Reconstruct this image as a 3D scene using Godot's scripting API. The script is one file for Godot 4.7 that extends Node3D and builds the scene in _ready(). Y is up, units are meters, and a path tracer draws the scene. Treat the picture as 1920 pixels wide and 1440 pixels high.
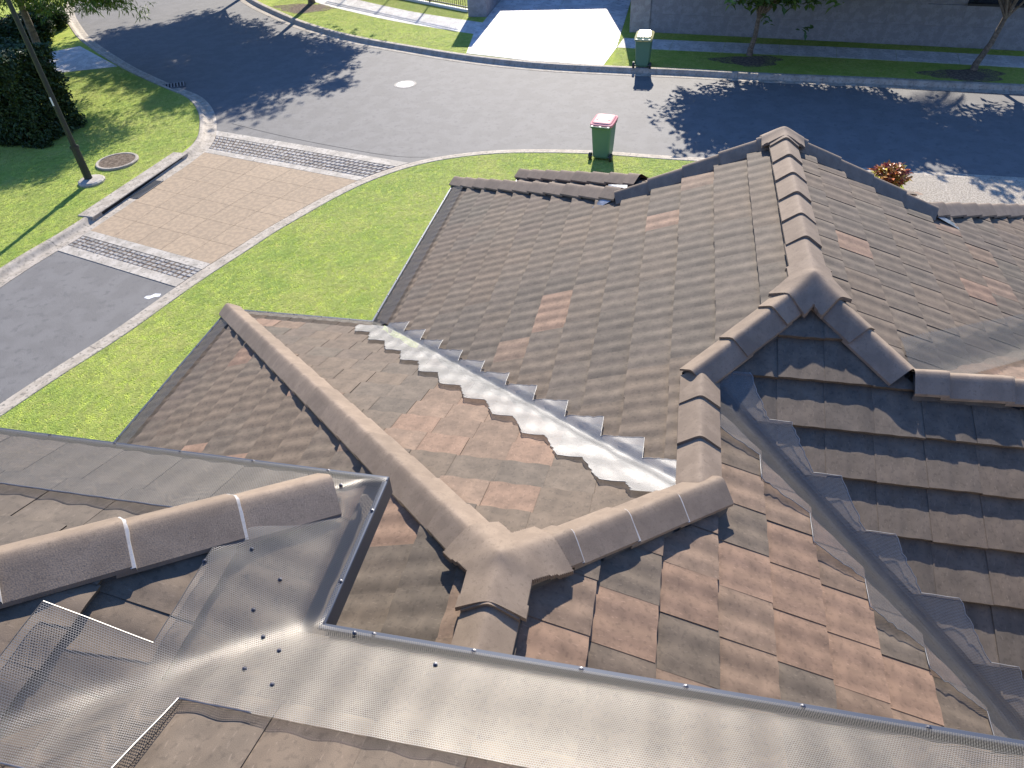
extends Node3D
# Plan coordinates: r = metres right, a = metres away from the viewer, h = metres above the lower gutter line.
const GROUND := 2.8
const T := 0.4624                 # roof pitch (rise over run)
const RP := -1.854
const RT := 7.132
const RMR := 8.582
const AN := -6.019
const AX := 1.315
const AF := 0.929
const RK := 2.80
const AFE := 3.729
const HU := 2.567
const AU1 := -4.469
const RU := 2.163
const AU2 := -5.181
const CREST := 0.122
const TW := 0.3
const TG := 0.3305                # tile gauge on the slope (0.30 in plan)

var rng := RandomNumberGenerator.new()
var M := {}
var used := {}
var cam_pos := Vector3(3.20579, 7.743, 6.4095)
var house: Node3D
var lower_roof: MeshInstance3D
var upper_roof: MeshInstance3D

func V(r: float, a: float, h: float) -> Vector3:
	return Vector3(r, h + GROUND, -a)

func G(r: float, a: float, y := 0.0) -> Vector3:
	return Vector3(r, y, -a)

# ---------------------------------------------------------------- mesh helper
class MB:
	var v := PackedVector3Array()
	var n := PackedVector3Array()
	var u := PackedVector2Array()
	var c := PackedColorArray()
	var i := PackedInt32Array()
	var col := Color.WHITE
	var us := 1.0
	var uo := Vector2.ZERO
	func vert(p: Vector3, nn: Vector3, uv: Vector2) -> int:
		v.append(p); n.append(nn); u.append(uv); c.append(col)
		return v.size() - 1
	func face(x: int, y: int, z: int) -> void:
		# wind so that the face looks along the vertex normals (front faces run clockwise)
		var g := (v[y] - v[x]).cross(v[z] - v[x])
		if g.dot(n[x] + n[y] + n[z]) > 0.0:
			i.append(x); i.append(z); i.append(y)
		else:
			i.append(x); i.append(y); i.append(z)
	func flatuv(p: Vector3, nn: Vector3) -> Vector2:
		var q := nn.abs()
		if q.y >= q.x and q.y >= q.z: return (Vector2(p.x, p.z) + uo) * us
		if q.x >= q.z: return (Vector2(p.z, p.y) + uo) * us
		return (Vector2(p.x, p.y) + uo) * us
	func tri(p: Vector3, q: Vector3, r: Vector3, hint: Vector3) -> void:
		var g := (q - p).cross(r - p)
		if g.length_squared() < 1e-14: return
		g = g.normalized()
		if g.dot(hint) < 0.0: g = -g
		var a := vert(p, g, flatuv(p, g)); var b := vert(q, g, flatuv(q, g)); var d := vert(r, g, flatuv(r, g))
		face(a, b, d)
	func quad(p: Vector3, q: Vector3, r: Vector3, s: Vector3, hint: Vector3) -> void:
		tri(p, q, r, hint); tri(p, r, s, hint)
	func box(lo: Vector3, hi: Vector3, tf := Transform3D.IDENTITY) -> void:
		var P := []
		for k in 8:
			P.append(tf * Vector3(hi.x if k & 1 else lo.x, hi.y if k & 2 else lo.y, hi.z if k & 4 else lo.z))
		var B := tf.basis
		quad(P[0], P[1], P[3], P[2], -B.z); quad(P[4], P[5], P[7], P[6], B.z)
		quad(P[0], P[2], P[6], P[4], -B.x); quad(P[1], P[3], P[7], P[5], B.x)
		quad(P[0], P[1], P[5], P[4], -B.y); quad(P[2], P[3], P[7], P[6], B.y)
	# box with chamfered top edges
	func slab(lo: Vector3, hi: Vector3, ch: float, tf := Transform3D.IDENTITY) -> void:
		var b := []; var m := []; var t := []
		for k in [[0, 0], [1, 0], [1, 1], [0, 1]]:
			var x: float = hi.x if k[0] else lo.x
			var z: float = hi.z if k[1] else lo.z
			var xi: float = x + (-ch if k[0] else ch)
			var zi: float = z + (-ch if k[1] else ch)
			b.append(tf * Vector3(x, lo.y, z)); m.append(tf * Vector3(x, hi.y - ch, z)); t.append(tf * Vector3(xi, hi.y, zi))
		var cen: Vector3 = tf * ((lo + hi) * 0.5)
		for k in 4:
			var j := (k + 1) % 4
			var out: Vector3 = (m[k] + m[j]) * 0.5 - cen
			quad(b[k], b[j], m[j], m[k], out)
			quad(m[k], m[j], t[j], t[k], out + tf.basis.y)
		quad(t[0], t[1], t[2], t[3], tf.basis.y)
	# plan polygon (r,a) between two heights
	func prism(poly: PackedVector2Array, y0: float, y1: float, sides := true) -> void:
		var ix := Geometry2D.triangulate_polygon(poly)
		for k in range(0, ix.size(), 3):
			var p := poly[ix[k]]; var q := poly[ix[k + 1]]; var r := poly[ix[k + 2]]
			tri(Vector3(p.x, y1, -p.y), Vector3(q.x, y1, -q.y), Vector3(r.x, y1, -r.y), Vector3.UP)
		if not sides: return
		var cw := Geometry2D.is_polygon_clockwise(poly)
		for k in poly.size():
			var p := poly[k]; var q := poly[(k + 1) % poly.size()]
			var d := q - p
			var nn := Vector2(d.y, -d.x) * (-1.0 if cw else 1.0)
			quad(Vector3(p.x, y0, -p.y), Vector3(q.x, y0, -q.y), Vector3(q.x, y1, -q.y), Vector3(p.x, y1, -p.y), Vector3(nn.x, 0, -nn.y))
	# smooth grid of points: rows of equal length
	func grid(rows: Array, uvs: Array, up: Vector3) -> void:
		var R := rows.size(); var C: int = rows[0].size()
		var base := v.size()
		for y in R:
			for x in C:
				var dx: Vector3 = rows[y][mini(x + 1, C - 1)] - rows[y][maxi(x - 1, 0)]
				var dy: Vector3 = rows[mini(y + 1, R - 1)][x] - rows[maxi(y - 1, 0)][x]
				var g := dx.cross(dy).normalized()
				if up != Vector3.ZERO and g.dot(up) < 0.0: g = -g
				vert(rows[y][x], g, uvs[y][x])
		for y in R - 1:
			for x in C - 1:
				var k := base + y * C + x
				face(k, k + 1, k + C + 1); face(k, k + C + 1, k + C)
	func tube(pts: Array, rad: Array, sides := 7, cap := true) -> void:
		var base := v.size()
		var N := pts.size()
		var prev := Vector3.ZERO
		for k in N:
			var d: Vector3 = (pts[mini(k + 1, N - 1)] - pts[maxi(k - 1, 0)]).normalized()
			var s := prev
			if k == 0: s = d.cross(Vector3.UP if absf(d.y) < 0.9 else Vector3.RIGHT).normalized()
			s = (s - d * s.dot(d)).normalized()
			prev = s
			var w := d.cross(s)
			for j in sides + 1:
				var ang := TAU * j / sides
				var o := s * cos(ang) + w * sin(ang)
				vert(pts[k] + o * rad[k], o, Vector2(float(j) / sides, k * 0.5))
		for k in N - 1:
			for j in sides:
				var q := base + k * (sides + 1) + j
				face(q, q + 1, q + sides + 2); face(q, q + sides + 2, q + sides + 1)
		if cap:
			for e in [0, N - 1]:
				var d2: Vector3 = (pts[e] - pts[1 if e == 0 else N - 2]).normalized()
				for j in sides:
					tri(v[base + e * (sides + 1) + j], v[base + e * (sides + 1) + j + 1], pts[e], d2)
	# lathe round y
	func lathe(prof: Array, at: Vector3, sides := 24) -> void:
		var rows := []; var uvs := []
		for p in prof:
			var row := PackedVector3Array(); var uv := PackedVector2Array()
			for j in sides + 1:
				var ang := TAU * j / sides
				row.append(at + Vector3(cos(ang) * p.x, p.y, sin(ang) * p.x)); uv.append(Vector2(cos(ang) * p.x, sin(ang) * p.x + p.y) * us)
			rows.append(row); uvs.append(uv)
		var R := rows.size()
		for y in R - 1:
			for j in sides:
				var a2 := (j + 0.5) * TAU / sides
				var dr: float = prof[y + 1].x - prof[y].x; var dy: float = prof[y + 1].y - prof[y].y
				var hint := Vector3(cos(a2) * dy, -dr, sin(a2) * dy)
				if hint.length() < 1e-9: continue
				quad(rows[y][j], rows[y][j + 1], rows[y + 1][j + 1], rows[y + 1][j], hint)
	func mesh(mat: Material) -> ArrayMesh:
		var m := ArrayMesh.new()
		var A := []
		A.resize(Mesh.ARRAY_MAX)
		A[Mesh.ARRAY_VERTEX] = v; A[Mesh.ARRAY_NORMAL] = n; A[Mesh.ARRAY_TEX_UV] = u; A[Mesh.ARRAY_COLOR] = c; A[Mesh.ARRAY_INDEX] = i
		m.add_surface_from_arrays(Mesh.PRIMITIVE_TRIANGLES, A)
		m.surface_set_material(0, mat)
		return m

# ---------------------------------------------------------------- scene helpers
func numbered(called: String) -> String:
	if not used.has(called):
		used[called] = 0
		return called
	used[called] += 1
	return "%s_%03d" % [called, used[called]]

func tag(o: Node, label: String, category: String, group := "", kind := "") -> Node:
	o.set_meta("label", label)
	if category: o.set_meta("category", category)
	if group: o.set_meta("group", group)
	if kind: o.set_meta("kind", kind)
	return o

func part(called: String, mesh: Mesh, parent: Node, tf := Transform3D.IDENTITY, mat: Material = null) -> MeshInstance3D:
	var o := MeshInstance3D.new()
	o.name = called
	o.mesh = mesh
	if mat: o.material_override = mat
	o.transform = tf
	parent.add_child(o, true)
	return o

func thing(called: String, at: Vector3, label: String, category: String, group := "") -> Node3D:
	var o := Node3D.new()
	o.name = numbered(called)
	o.position = at
	add_child(o)
	tag(o, label, category, group)
	return o

func struct(called: String, mb: MB, mat: Material, label := "") -> MeshInstance3D:
	var o := MeshInstance3D.new()
	o.name = numbered(called)
	o.mesh = mb.mesh(mat)
	add_child(o)
	o.set_meta("kind", "structure")
	if label: o.set_meta("label", label)
	return o

# ---------------------------------------------------------------- materials
func lin(r: float, g: float, b: float) -> Color:
	return Color(r, g, b).linear_to_srgb()

func noise_img(size: int, freq: float, seed_: int, oct := 4, type := FastNoiseLite.TYPE_SIMPLEX_SMOOTH) -> Image:
	var f := FastNoiseLite.new()
	f.seed = seed_; f.frequency = freq; f.noise_type = type
	f.fractal_octaves = oct
	return f.get_seamless_image(size, size)

# a texture mixed from two noises between three colours (sRGB values), with specks
func mix_tex(size: int, f1: float, f2: float, sd: int, ca: Color, cb: Color, cc: Color, grain: float, stretch := 1) -> ImageTexture:
	var n1 := noise_img(size, f1, sd, 4); var n2 := noise_img(size, f2, sd + 7, 3); var n3 := noise_img(size, 0.35, sd + 13, 1)
	var im := Image.create(size, size, true, Image.FORMAT_RGB8)
	for y in size:
		for x in size:
			var a := n1.get_pixel(x, y).r
			var b := n2.get_pixel(x, (y / stretch) % size).r
			var g := (n3.get_pixel(x, y).r - 0.5) * grain
			var k := ca.lerp(cb, smoothstep(0.3, 0.7, a))
			k = k.lerp(cc, smoothstep(0.62, 0.85, b))
			im.set_pixel(x, y, Color(k.r + g, k.g + g, k.b + g))
	im.generate_mipmaps()
	return ImageTexture.create_from_image(im)

# weathered concrete tile: soft stains, fine grain, pale scuffs drawn out along the slope
func tile_texture(size: int) -> ImageTexture:
	var n1 := noise_img(size, 0.006, 3, 3); var n2 := noise_img(size, 0.03, 10, 3); var n3 := noise_img(size, 0.35, 16, 1); var n4 := noise_img(size, 0.02, 23, 4)
	var im := Image.create(size, size, true, Image.FORMAT_RGB8)
	for y in size:
		for x in size:
			var k := 0.76 + 0.20 * n1.get_pixel(x, y).r - 0.10 * smoothstep(0.55, 0.9, n2.get_pixel(x, y).r)
			k += (n3.get_pixel(x, y).r - 0.5) * 0.12
			var sc := smoothstep(0.72, 0.95, n4.get_pixel((x * 3) % size, y).r) * 0.13
			im.set_pixel(x, y, Color(k + sc, k + sc * 1.05, k + sc * 1.2))
	im.generate_mipmaps()
	return ImageTexture.create_from_image(im)

func bump_tex(size: int, freq: float, sd: int, strength: float, oct := 3) -> ImageTexture:
	var im := noise_img(size, freq, sd, oct)
	im.convert(Image.FORMAT_RGBA8)
	im.bump_map_to_normal_map(strength)
	return ImageTexture.create_from_image(im)

func mat(col: Color, rough := 0.85, tex: Texture2D = null, tri_scale := 0.0, nrm: Texture2D = null, nscale := 1.0, metal := 0.0) -> StandardMaterial3D:
	var m := StandardMaterial3D.new()
	m.albedo_color = col; m.roughness = rough; m.metallic = metal
	if tex: m.albedo_texture = tex
	if nrm:
		m.normal_enabled = true; m.normal_texture = nrm; m.normal_scale = nscale
	if tri_scale > 0.0:
		m.uv1_triplanar = true; m.uv1_world_triplanar = true
		m.uv1_scale = Vector3.ONE * tri_scale
	return m

func perforated(half: float, col: Color, rough: float) -> StandardMaterial3D:
	var S := 256
	var im := Image.create(S, S, true, Image.FORMAT_RGBA8)
	var cells := 8
	for y in S:
		for x in S:
			var row := int(float(y) / S * cells)
			var fx := fposmod(float(x) / S * cells + (0.5 if row % 2 else 0.0), 1.0) - 0.5
			var fy := fposmod(float(y) / S * cells, 1.0) - 0.5
			im.set_pixel(x, y, Color(0.9, 0.9, 0.9, clampf(0.5 + (absf(fx) + absf(fy) - half) * 8.0, 0, 1)))
	var m := mat(col, rough, ImageTexture.create_from_image(im), 0.0, null, 1.0, 0.8)
	m.transparency = BaseMaterial3D.TRANSPARENCY_ALPHA_SCISSOR
	m.alpha_scissor_threshold = 0.5
	m.cull_mode = BaseMaterial3D.CULL_DISABLED
	return m

func make_materials() -> void:
	var w := Color(1, 1, 1)
	# roof tile: neutral weathering texture, coloured per tile
	var tt := tile_texture(512)
	M.tile_tex = tt
	M.grit = bump_tex(512, 0.25, 5, 6.0, 2)
	M.tiles = []
	var bases := [[0.132, 0.100, 0.071], [0.124, 0.096, 0.070], [0.140, 0.103, 0.071], [0.116, 0.091, 0.067], [0.190, 0.128, 0.086], [0.222, 0.140, 0.092]]
	for k in 6:
		for j in 3:
			var b: Array = bases[k]
			var s := 0.94 + 0.06 * j
			var m := mat(lin(b[0] * s * 1.25, b[1] * s * 1.25, b[2] * s * 1.25), 0.84, tt, 0.0, M.grit, 0.07)
			m.uv1_offset = Vector3(0.37 * j + 0.13 * k, 0.21 * k + 0.55 * j, 0)
			M.tiles.append(m)
	var tv := mat(w, 0.84, tt, 0.0, M.grit, 0.07)
	tv.vertex_color_use_as_albedo = true
	M.tile_v = tv
	var ct := mix_tex(512, 0.01, 0.05, 31, Color(0.88, 0.875, 0.87), Color(0.97, 0.97, 0.965), Color(0.82, 0.815, 0.81), 0.12)
	M.caps = []
	for s in [0.92, 1.0, 1.07]:
		var m := mat(lin(0.265 * s, 0.20 * s, 0.145 * s), 0.85, ct, 1.3, M.grit, 0.10)
		M.caps.append(m)
	M.bedding = mat(lin(0.10, 0.09, 0.08), 0.95, ct, 2.0)
	M.pointing = mat(lin(0.50, 0.48, 0.46), 0.9, ct, 3.0)
	M.deck = mat(lin(0.20, 0.165, 0.13), 0.8)
	# perforated aluminium gutter mesh
	M.perf = perforated(0.535, lin(0.205, 0.195, 0.183), 0.47)
	M.perf_valley = perforated(0.455, lin(0.37, 0.368, 0.366), 0.47)
	M.perf_valley.metallic = 0.6
	M.perf_open = perforated(0.58, lin(0.33, 0.31, 0.285), 0.5)
	M.perf_open.metallic = 0.5
	M.perf.metallic = 0.6
	M.hem = mat(lin(0.26, 0.255, 0.25), 0.5, null, 0, null, 1, 0.7)
	M.trim = mat(lin(0.10, 0.11, 0.13), 0.4, null, 0, null, 1, 0.5)
	M.screw = mat(lin(0.10, 0.10, 0.11), 0.35, null, 0, null, 1, 0.9)
	M.lead = mat(lin(0.42, 0.43, 0.45), 0.35, mix_tex(256, 0.02, 0.06, 77, Color(0.75, 0.75, 0.76), Color(1, 1, 1), Color(0.6, 0.6, 0.6), 0.05), 2.0, null, 1.0, 0.85)
	M.gutter = mat(lin(0.06, 0.062, 0.068), 0.5)
	M.fascia = mat(lin(0.55, 0.50, 0.43), 0.6)
	M.brick = mat(lin(0.40, 0.30, 0.22), 0.9, ct, 1.0)
	# ground
	M.asphalt = mat(w, 0.77, mix_tex(1024, 0.006, 0.02, 41, Color(0.395, 0.387, 0.375), Color(0.42, 0.412, 0.40), Color(0.37, 0.364, 0.355), 0.24), 0.21, bump_tex(512, 0.45, 9, 4.0, 1), 0.06)
	M.concrete = mat(w, 0.75, mix_tex(512, 0.008, 0.03, 51, Color(0.62, 0.59, 0.54), Color(0.70, 0.67, 0.62), Color(0.50, 0.48, 0.44), 0.10), 0.6, M.grit, 0.3)
	M.kerb = mat(w, 0.8, mix_tex(512, 0.008, 0.03, 55, Color(0.60, 0.56, 0.50), Color(0.68, 0.64, 0.58), Color(0.44, 0.42, 0.38), 0.12), 0.7, M.grit, 0.3)
	M.path = mat(w, 0.7, mix_tex(512, 0.006, 0.03, 57, Color(0.72, 0.70, 0.67), Color(0.80, 0.78, 0.75), Color(0.62, 0.60, 0.57), 0.08), 0.5, M.grit, 0.3)
	M.drive = mat(w, 0.5, mix_tex(512, 0.006, 0.02, 59, Color(0.70, 0.69, 0.68), Color(0.80, 0.79, 0.78), Color(0.56, 0.55, 0.54), 0.10), 0.35, M.grit, 0.3)
	M.tan = []
	for s in [0.97, 1.0, 1.03]:
		M.tan.append(mat(lin(0.465 * s, 0.35 * s, 0.23 * s), 0.85, mix_tex(512, 0.015, 0.05, 61 + int(s * 10), Color(0.80, 0.80, 0.80), Color(0.88, 0.875, 0.87), Color(0.84, 0.82, 0.80), 0.20), 0.8, M.grit, 0.12))
	M.agg = mat(w, 0.85, mix_tex(512, 0.05, 0.12, 67, Color(0.60, 0.56, 0.50), Color(0.74, 0.70, 0.63), Color(0.46, 0.43, 0.39), 0.30), 0.7, M.grit, 0.8)
	M.cobble = []
	for s in [0.85, 1.0, 1.15, 1.3]:
		M.cobble.append(mat(lin(0.30 * s, 0.285 * s, 0.26 * s), 0.75, ct, 4.0))
	M.soil = mat(w, 0.95, mix_tex(512, 0.02, 0.05, 71, Color(0.36, 0.30, 0.24), Color(0.48, 0.42, 0.35), Color(0.27, 0.23, 0.18), 0.25), 0.7, M.grit, 0.8)
	M.lawn = mat(w, 0.95, mix_tex(1024, 0.006, 0.02, 73, Color(0.59, 0.66, 0.23), Color(0.65, 0.70, 0.28), Color(0.71, 0.70, 0.37), 0.18), 0.25, M.grit, 0.8)
	var gr := mat(w, 0.7)
	gr.vertex_color_use_as_albedo = true
	gr.backlight_enabled = true
	gr.backlight = lin(0.46, 0.52, 0.12)
	gr.cull_mode = BaseMaterial3D.CULL_DISABLED
	M.grass = gr
	var lf := mat(w, 0.55)
	lf.vertex_color_use_as_albedo = true
	lf.backlight_enabled = true
	lf.backlight = lin(0.16, 0.24, 0.03)
	lf.cull_mode = BaseMaterial3D.CULL_DISABLED
	M.leaf = lf
	var cf := mat(w, 0.45)
	cf.vertex_color_use_as_albedo = true
	cf.cull_mode = BaseMaterial3D.CULL_DISABLED
	M.croton = cf
	M.bark = mat(w, 0.9, mix_tex(256, 0.02, 0.05, 81, Color(0.42, 0.38, 0.33), Color(0.54, 0.49, 0.43), Color(0.30, 0.27, 0.23), 0.15), 1.5, M.grit, 0.8)
	M.wall = mat(lin(0.30, 0.31, 0.34), 0.85, ct, 0.6)
	M.wall2 = mat(lin(0.42, 0.41, 0.40), 0.85, ct, 0.6, M.grit, 0.3)
	M.roof2 = mat(lin(0.10, 0.10, 0.11), 0.7, ct, 0.8)
	M.glass = mat(lin(0.02, 0.025, 0.03), 0.08)
	M.white = mat(lin(0.72, 0.72, 0.72), 0.5)
	M.black = mat(lin(0.02, 0.022, 0.022), 0.45)
	M.bin = mat(lin(0.09, 0.20, 0.125), 0.5)
	M.bin_dark = mat(lin(0.02, 0.024, 0.022), 0.6)
	M.lid_red = mat(lin(0.58, 0.20, 0.21), 0.6)
	M.lid_yellow = mat(lin(0.62, 0.55, 0.25), 0.2)
	M.lamp_paint = mat(lin(0.012, 0.020, 0.018), 0.5)
	M.iron = mat(lin(0.16, 0.17, 0.18), 0.5, null, 0, null, 1, 0.6)
	M.dark = mat(lin(0.015, 0.015, 0.016), 0.9)

# ---------------------------------------------------------------- roof planes
# a plane: eave origin, right (looking upslope) and upslope as plan vectors
class Plane2:
	var o: Vector2
	var x: Vector2
	var s: Vector2
	var h0: float
	var cs: float
	func _init(origin: Vector2, up: Vector2, h: float, t: float) -> void:
		o = origin; s = up
		# right = S x N; in plan (r,a): looking along up, right is clockwise
		x = Vector2(up.y, -up.x)
		h0 = h
		cs = 1.0 / sqrt(1.0 + t * t)
	func to_local(p: Vector2) -> Vector2:
		return Vector2((p - o).dot(x), (p - o).dot(s) / cs)

func plane_basis(pl: Plane2) -> Transform3D:
	var X := Vector3(pl.x.x, 0, -pl.x.y)
	var S := Vector3(pl.s.x, T, -pl.s.y).normalized()
	var N := X.cross(-S).normalized() * -1.0
	if N.y < 0: N = -N
	return Transform3D(Basis(X, N, -S), V(pl.o.x, pl.o.y, pl.h0))

func tile_y(x: float, s: float) -> float:
	var y := 0.0037 * cos(TAU * (x - 0.075) / 0.15)
	y += 0.058 - s / TG * 0.040
	y += 0.0032 * (1.0 - smoothstep(0.012, 0.05, x)) - 0.0008 * smoothstep(0.25, 0.3, x)
	return y

func tile_n(x: float, s: float) -> Vector3:
	var e := 0.002
	return Vector3(-(tile_y(x + e, s) - tile_y(x - e, s)) / (2 * e), 1.0, (tile_y(x, s + e) - tile_y(x, s - e)) / (2 * e)).normalized()

const NX := 12
# one tile (or what a plan polygon leaves of it) into a mesh builder; frame: x right, y normal, z downslope
func tile_into(mb: MB, tf: Transform3D, clip: Array, x0: float, s0: float) -> void:
	var x1 := TW + 0.004
	var s1 := TG + 0.05
	var full := clip.is_empty()
	for k in NX:
		var xa := lerpf(-0.003, x1 - 0.004, float(k) / NX)
		var xb := lerpf(-0.003, x1 - 0.004, float(k + 1) / NX)
		if k == 0: xa = -0.004
		var polys := [PackedVector2Array([Vector2(xa, 0), Vector2(xb, 0), Vector2(xb, s1), Vector2(xa, s1)])]
		if not full:
			var got := []
			for poly in clip:
				var moved := PackedVector2Array()
				for p in poly: moved.append(p - Vector2(x0, s0))
				for q in Geometry2D.intersect_polygons(polys[0], moved): got.append(q)
			polys = got
		for poly in polys:
			var ix := Geometry2D.triangulate_polygon(poly)
			var base := mb.v.size()
			var has_butt := false
			for p in poly:
				mb.vert(tf * Vector3(p.x, tile_y(p.x, p.y), -p.y), (tf.basis * tile_n(p.x, p.y)).normalized(), Vector2(p.x, p.y) / 0.6 + mb.uo)
				if absf(p.y) < 1e-5: has_butt = true
			for j in range(0, ix.size(), 3): mb.face(base + ix[j], base + ix[j + 1], base + ix[j + 2])
			if has_butt:
				var lo := 1e9; var hi := -1e9
				for p in poly:
					if absf(p.y) < 1e-5: lo = minf(lo, p.x); hi = maxf(hi, p.x)
				if hi - lo > 0.001:
					var ya := tile_y(lo, 0); var yb := tile_y(hi, 0)
					mb.quad(tf * Vector3(lo, ya, 0), tf * Vector3(hi, yb, 0), tf * Vector3(hi, yb - 0.037, -0.003), tf * Vector3(lo, ya - 0.037, -0.003), tf.basis.z)
		if full and (k == 0 or k == NX - 1):
			var xe := xa if k == 0 else xb
			mb.quad(tf * Vector3(xe, tile_y(xe, 0), 0), tf * Vector3(xe, tile_y(xe, s1), -s1), tf * Vector3(xe, tile_y(xe, s1) - 0.018, -s1), tf * Vector3(xe, tile_y(xe, 0) - 0.024, 0), tf.basis.x * (-1.0 if k == 0 else 1.0))

var tile_jobs := []      # every tile of the house: {plane, tf, full, clip, x0, s0, rank, tone, parent}

func hidden_by_upper(p: Vector3) -> bool:
	# does the sight line to p cross the upper roof's eave level inside its outline?
	var hy := HU + GROUND
	if p.y > hy: return false
	var q := cam_pos.lerp(p, (cam_pos.y - hy) / (cam_pos.y - p.y))
	return -q.z < AU2 or (q.x < RU and -q.z < AU1)

func tile_plane(pl: Plane2, poly: PackedVector2Array, xoff: float, soff: float, tone_fn: Callable, parent: Node, detail := true) -> void:
	var loc := PackedVector2Array()
	var lo := Vector2(1e9, 1e9); var hi := -lo
	for p in poly:
		var q := pl.to_local(p)
		loc.append(q); lo = lo.min(q); hi = hi.max(q)
	var fr := plane_basis(pl)
	for kx in range(floori((lo.x - xoff) / TW), ceili((hi.x - xoff) / TW)):
		for ks in range(maxi(0, floori((lo.y - soff) / TG)), ceili((hi.y - soff) / TG)):
			var x0 := xoff + kx * TW
			var s0 := soff + ks * TG
			var rect := PackedVector2Array([Vector2(x0, s0), Vector2(x0 + TW, s0), Vector2(x0 + TW, s0 + TG), Vector2(x0, s0 + TG)])
			var inter := Geometry2D.intersect_polygons(rect, loc)
			var area := 0.0
			var cen := Vector2.ZERO
			for q in inter:
				var aa := 0.0
				for j in q.size(): aa += q[j].cross(q[(j + 1) % q.size()]) * 0.5
				area += absf(aa)
				var cc := Vector2.ZERO
				for j in q: cc += j / q.size()
				cen += cc * absf(aa)
			if area < 0.003: continue
			cen /= area
			var full := area > TW * TG * 0.995
			var tf := fr * Transform3D(Basis.IDENTITY, Vector3(x0, 0, -s0))
			# hand-laid: every tile sits a little differently
			var jit := Basis(Vector3.UP, rng.randf_range(-0.004, 0.004)) * Basis(Vector3.RIGHT, rng.randf_range(-0.004, 0.005)) * Basis(Vector3.BACK, rng.randf_range(-0.006, 0.006))
			tf = tf * Transform3D(jit, Vector3(rng.randf_range(-0.0015, 0.0015), rng.randf_range(0, 0.002), rng.randf_range(-0.006, 0.006)))
			var wp: Vector3 = fr * Vector3(cen.x, 0.03, -cen.y)
			var d := cam_pos - wp
			var rank := area * maxf(0.0, d.normalized().dot(fr.basis.y)) / d.length_squared()
			var cd := -d
			var zc := cd.dot(Vector3(-0.18033, -0.65051, -0.73778))
			var px := cd.dot(Vector3(0.97885, -0.04501, -0.19956)) / maxf(zc, 0.01) / 0.530 * 0.75
			var py := cd.dot(Vector3(-0.09661, 0.75816, -0.64487)) / maxf(zc, 0.01) / 0.530
			if zc < 0.1 or absf(px) > 1.02 or absf(py) > 1.02 or not detail or (parent == lower_roof and hidden_by_upper(wp)): rank = 0.0
			tile_jobs.append({"tf": tf, "full": full, "clip": [] if full else [loc], "x0": x0, "s0": s0, "rank": rank, "tone": tone_fn.call(kx, ks, pl, cen), "parent": parent})

func build_tiles() -> void:
	tile_jobs.sort_custom(func(p, q): return p.rank > q.rank)
	var shared := []
	for k in 1:
		var mb := MB.new()
		tile_into(mb, Transform3D.IDENTITY, [], 0, 0)
		shared.append(mb.mesh(M.tiles[0]))
	var rest := {lower_roof: MB.new(), upper_roof: MB.new()}
	var cnt := 0
	for j in tile_jobs:
		var tone: int = j.tone
		if cnt < 330 and j.rank > 0.0:
			cnt += 1
			if j.full:
				part("roof_tile", shared[0], j.parent, j.tf, M.tiles[tone])
			else:
				var mb := MB.new()
				tile_into(mb, Transform3D.IDENTITY, j.clip, j.x0, j.s0)
				if mb.i.size(): part("roof_tile", mb.mesh(M.tiles[tone]), j.parent, j.tf)
		else:
			var mb: MB = rest[j.parent]
			var m: StandardMaterial3D = M.tiles[tone]
			mb.col = m.albedo_color.srgb_to_linear()
			mb.uo = Vector2(m.uv1_offset.x, m.uv1_offset.y)
			tile_into(mb, j.tf, j.clip, j.x0, j.s0)
	for p in rest:
		if rest[p].i.size():
			var o := part("roof_tile_field", rest[p].mesh(M.tile_v), p)
			o.set_meta("kind", "stuff")

# ---------------------------------------------------------------- ridge caps
const CAP_LEN := 0.425
const CAP_EXP := 0.378
func cap_profile() -> Array:
	return [Vector2(-0.132, -0.088), Vector2(-0.050, -0.027), Vector2(-0.026, -0.010), Vector2(-0.010, -0.0025), Vector2(0, -0.001), Vector2(0.010, -0.0025), Vector2(0.026, -0.010), Vector2(0.050, -0.027), Vector2(0.132, -0.088)]

func cap_mesh(length: float, m: Material) -> ArrayMesh:
	# z from 0 (exposed butt, raised) to -length (head, tucked in)
	var mb := MB.new()
	var pr := cap_profile()
	var rows := []; var uvs := []
	for e in [0.0, length]:
		var row := PackedVector3Array(); var uv := PackedVector2Array()
		for p in pr:
			row.append(Vector3(p.x, p.y + 0.020 - 0.020 * e / CAP_EXP, -e)); uv.append(Vector2(p.x, e))
		rows.append(row); uvs.append(uv)
	mb.grid(rows, uvs, Vector3.UP)
	for k in pr.size() - 1:
		var a: Vector3 = rows[0][k]; var b: Vector3 = rows[0][k + 1]
		mb.quad(a, b, b + Vector3(0, -0.022, -0.002), a + Vector3(0, -0.022, -0.002), Vector3.BACK)
	for s in [0, pr.size() - 1]:
		var a: Vector3 = rows[0][s]; var b: Vector3 = rows[1][s]
		mb.quad(a, b, b + Vector3(0, -0.020, 0), a + Vector3(0, -0.020, 0), Vector3(signf(a.x), 0, 0))
	return mb.mesh(m)

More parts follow.
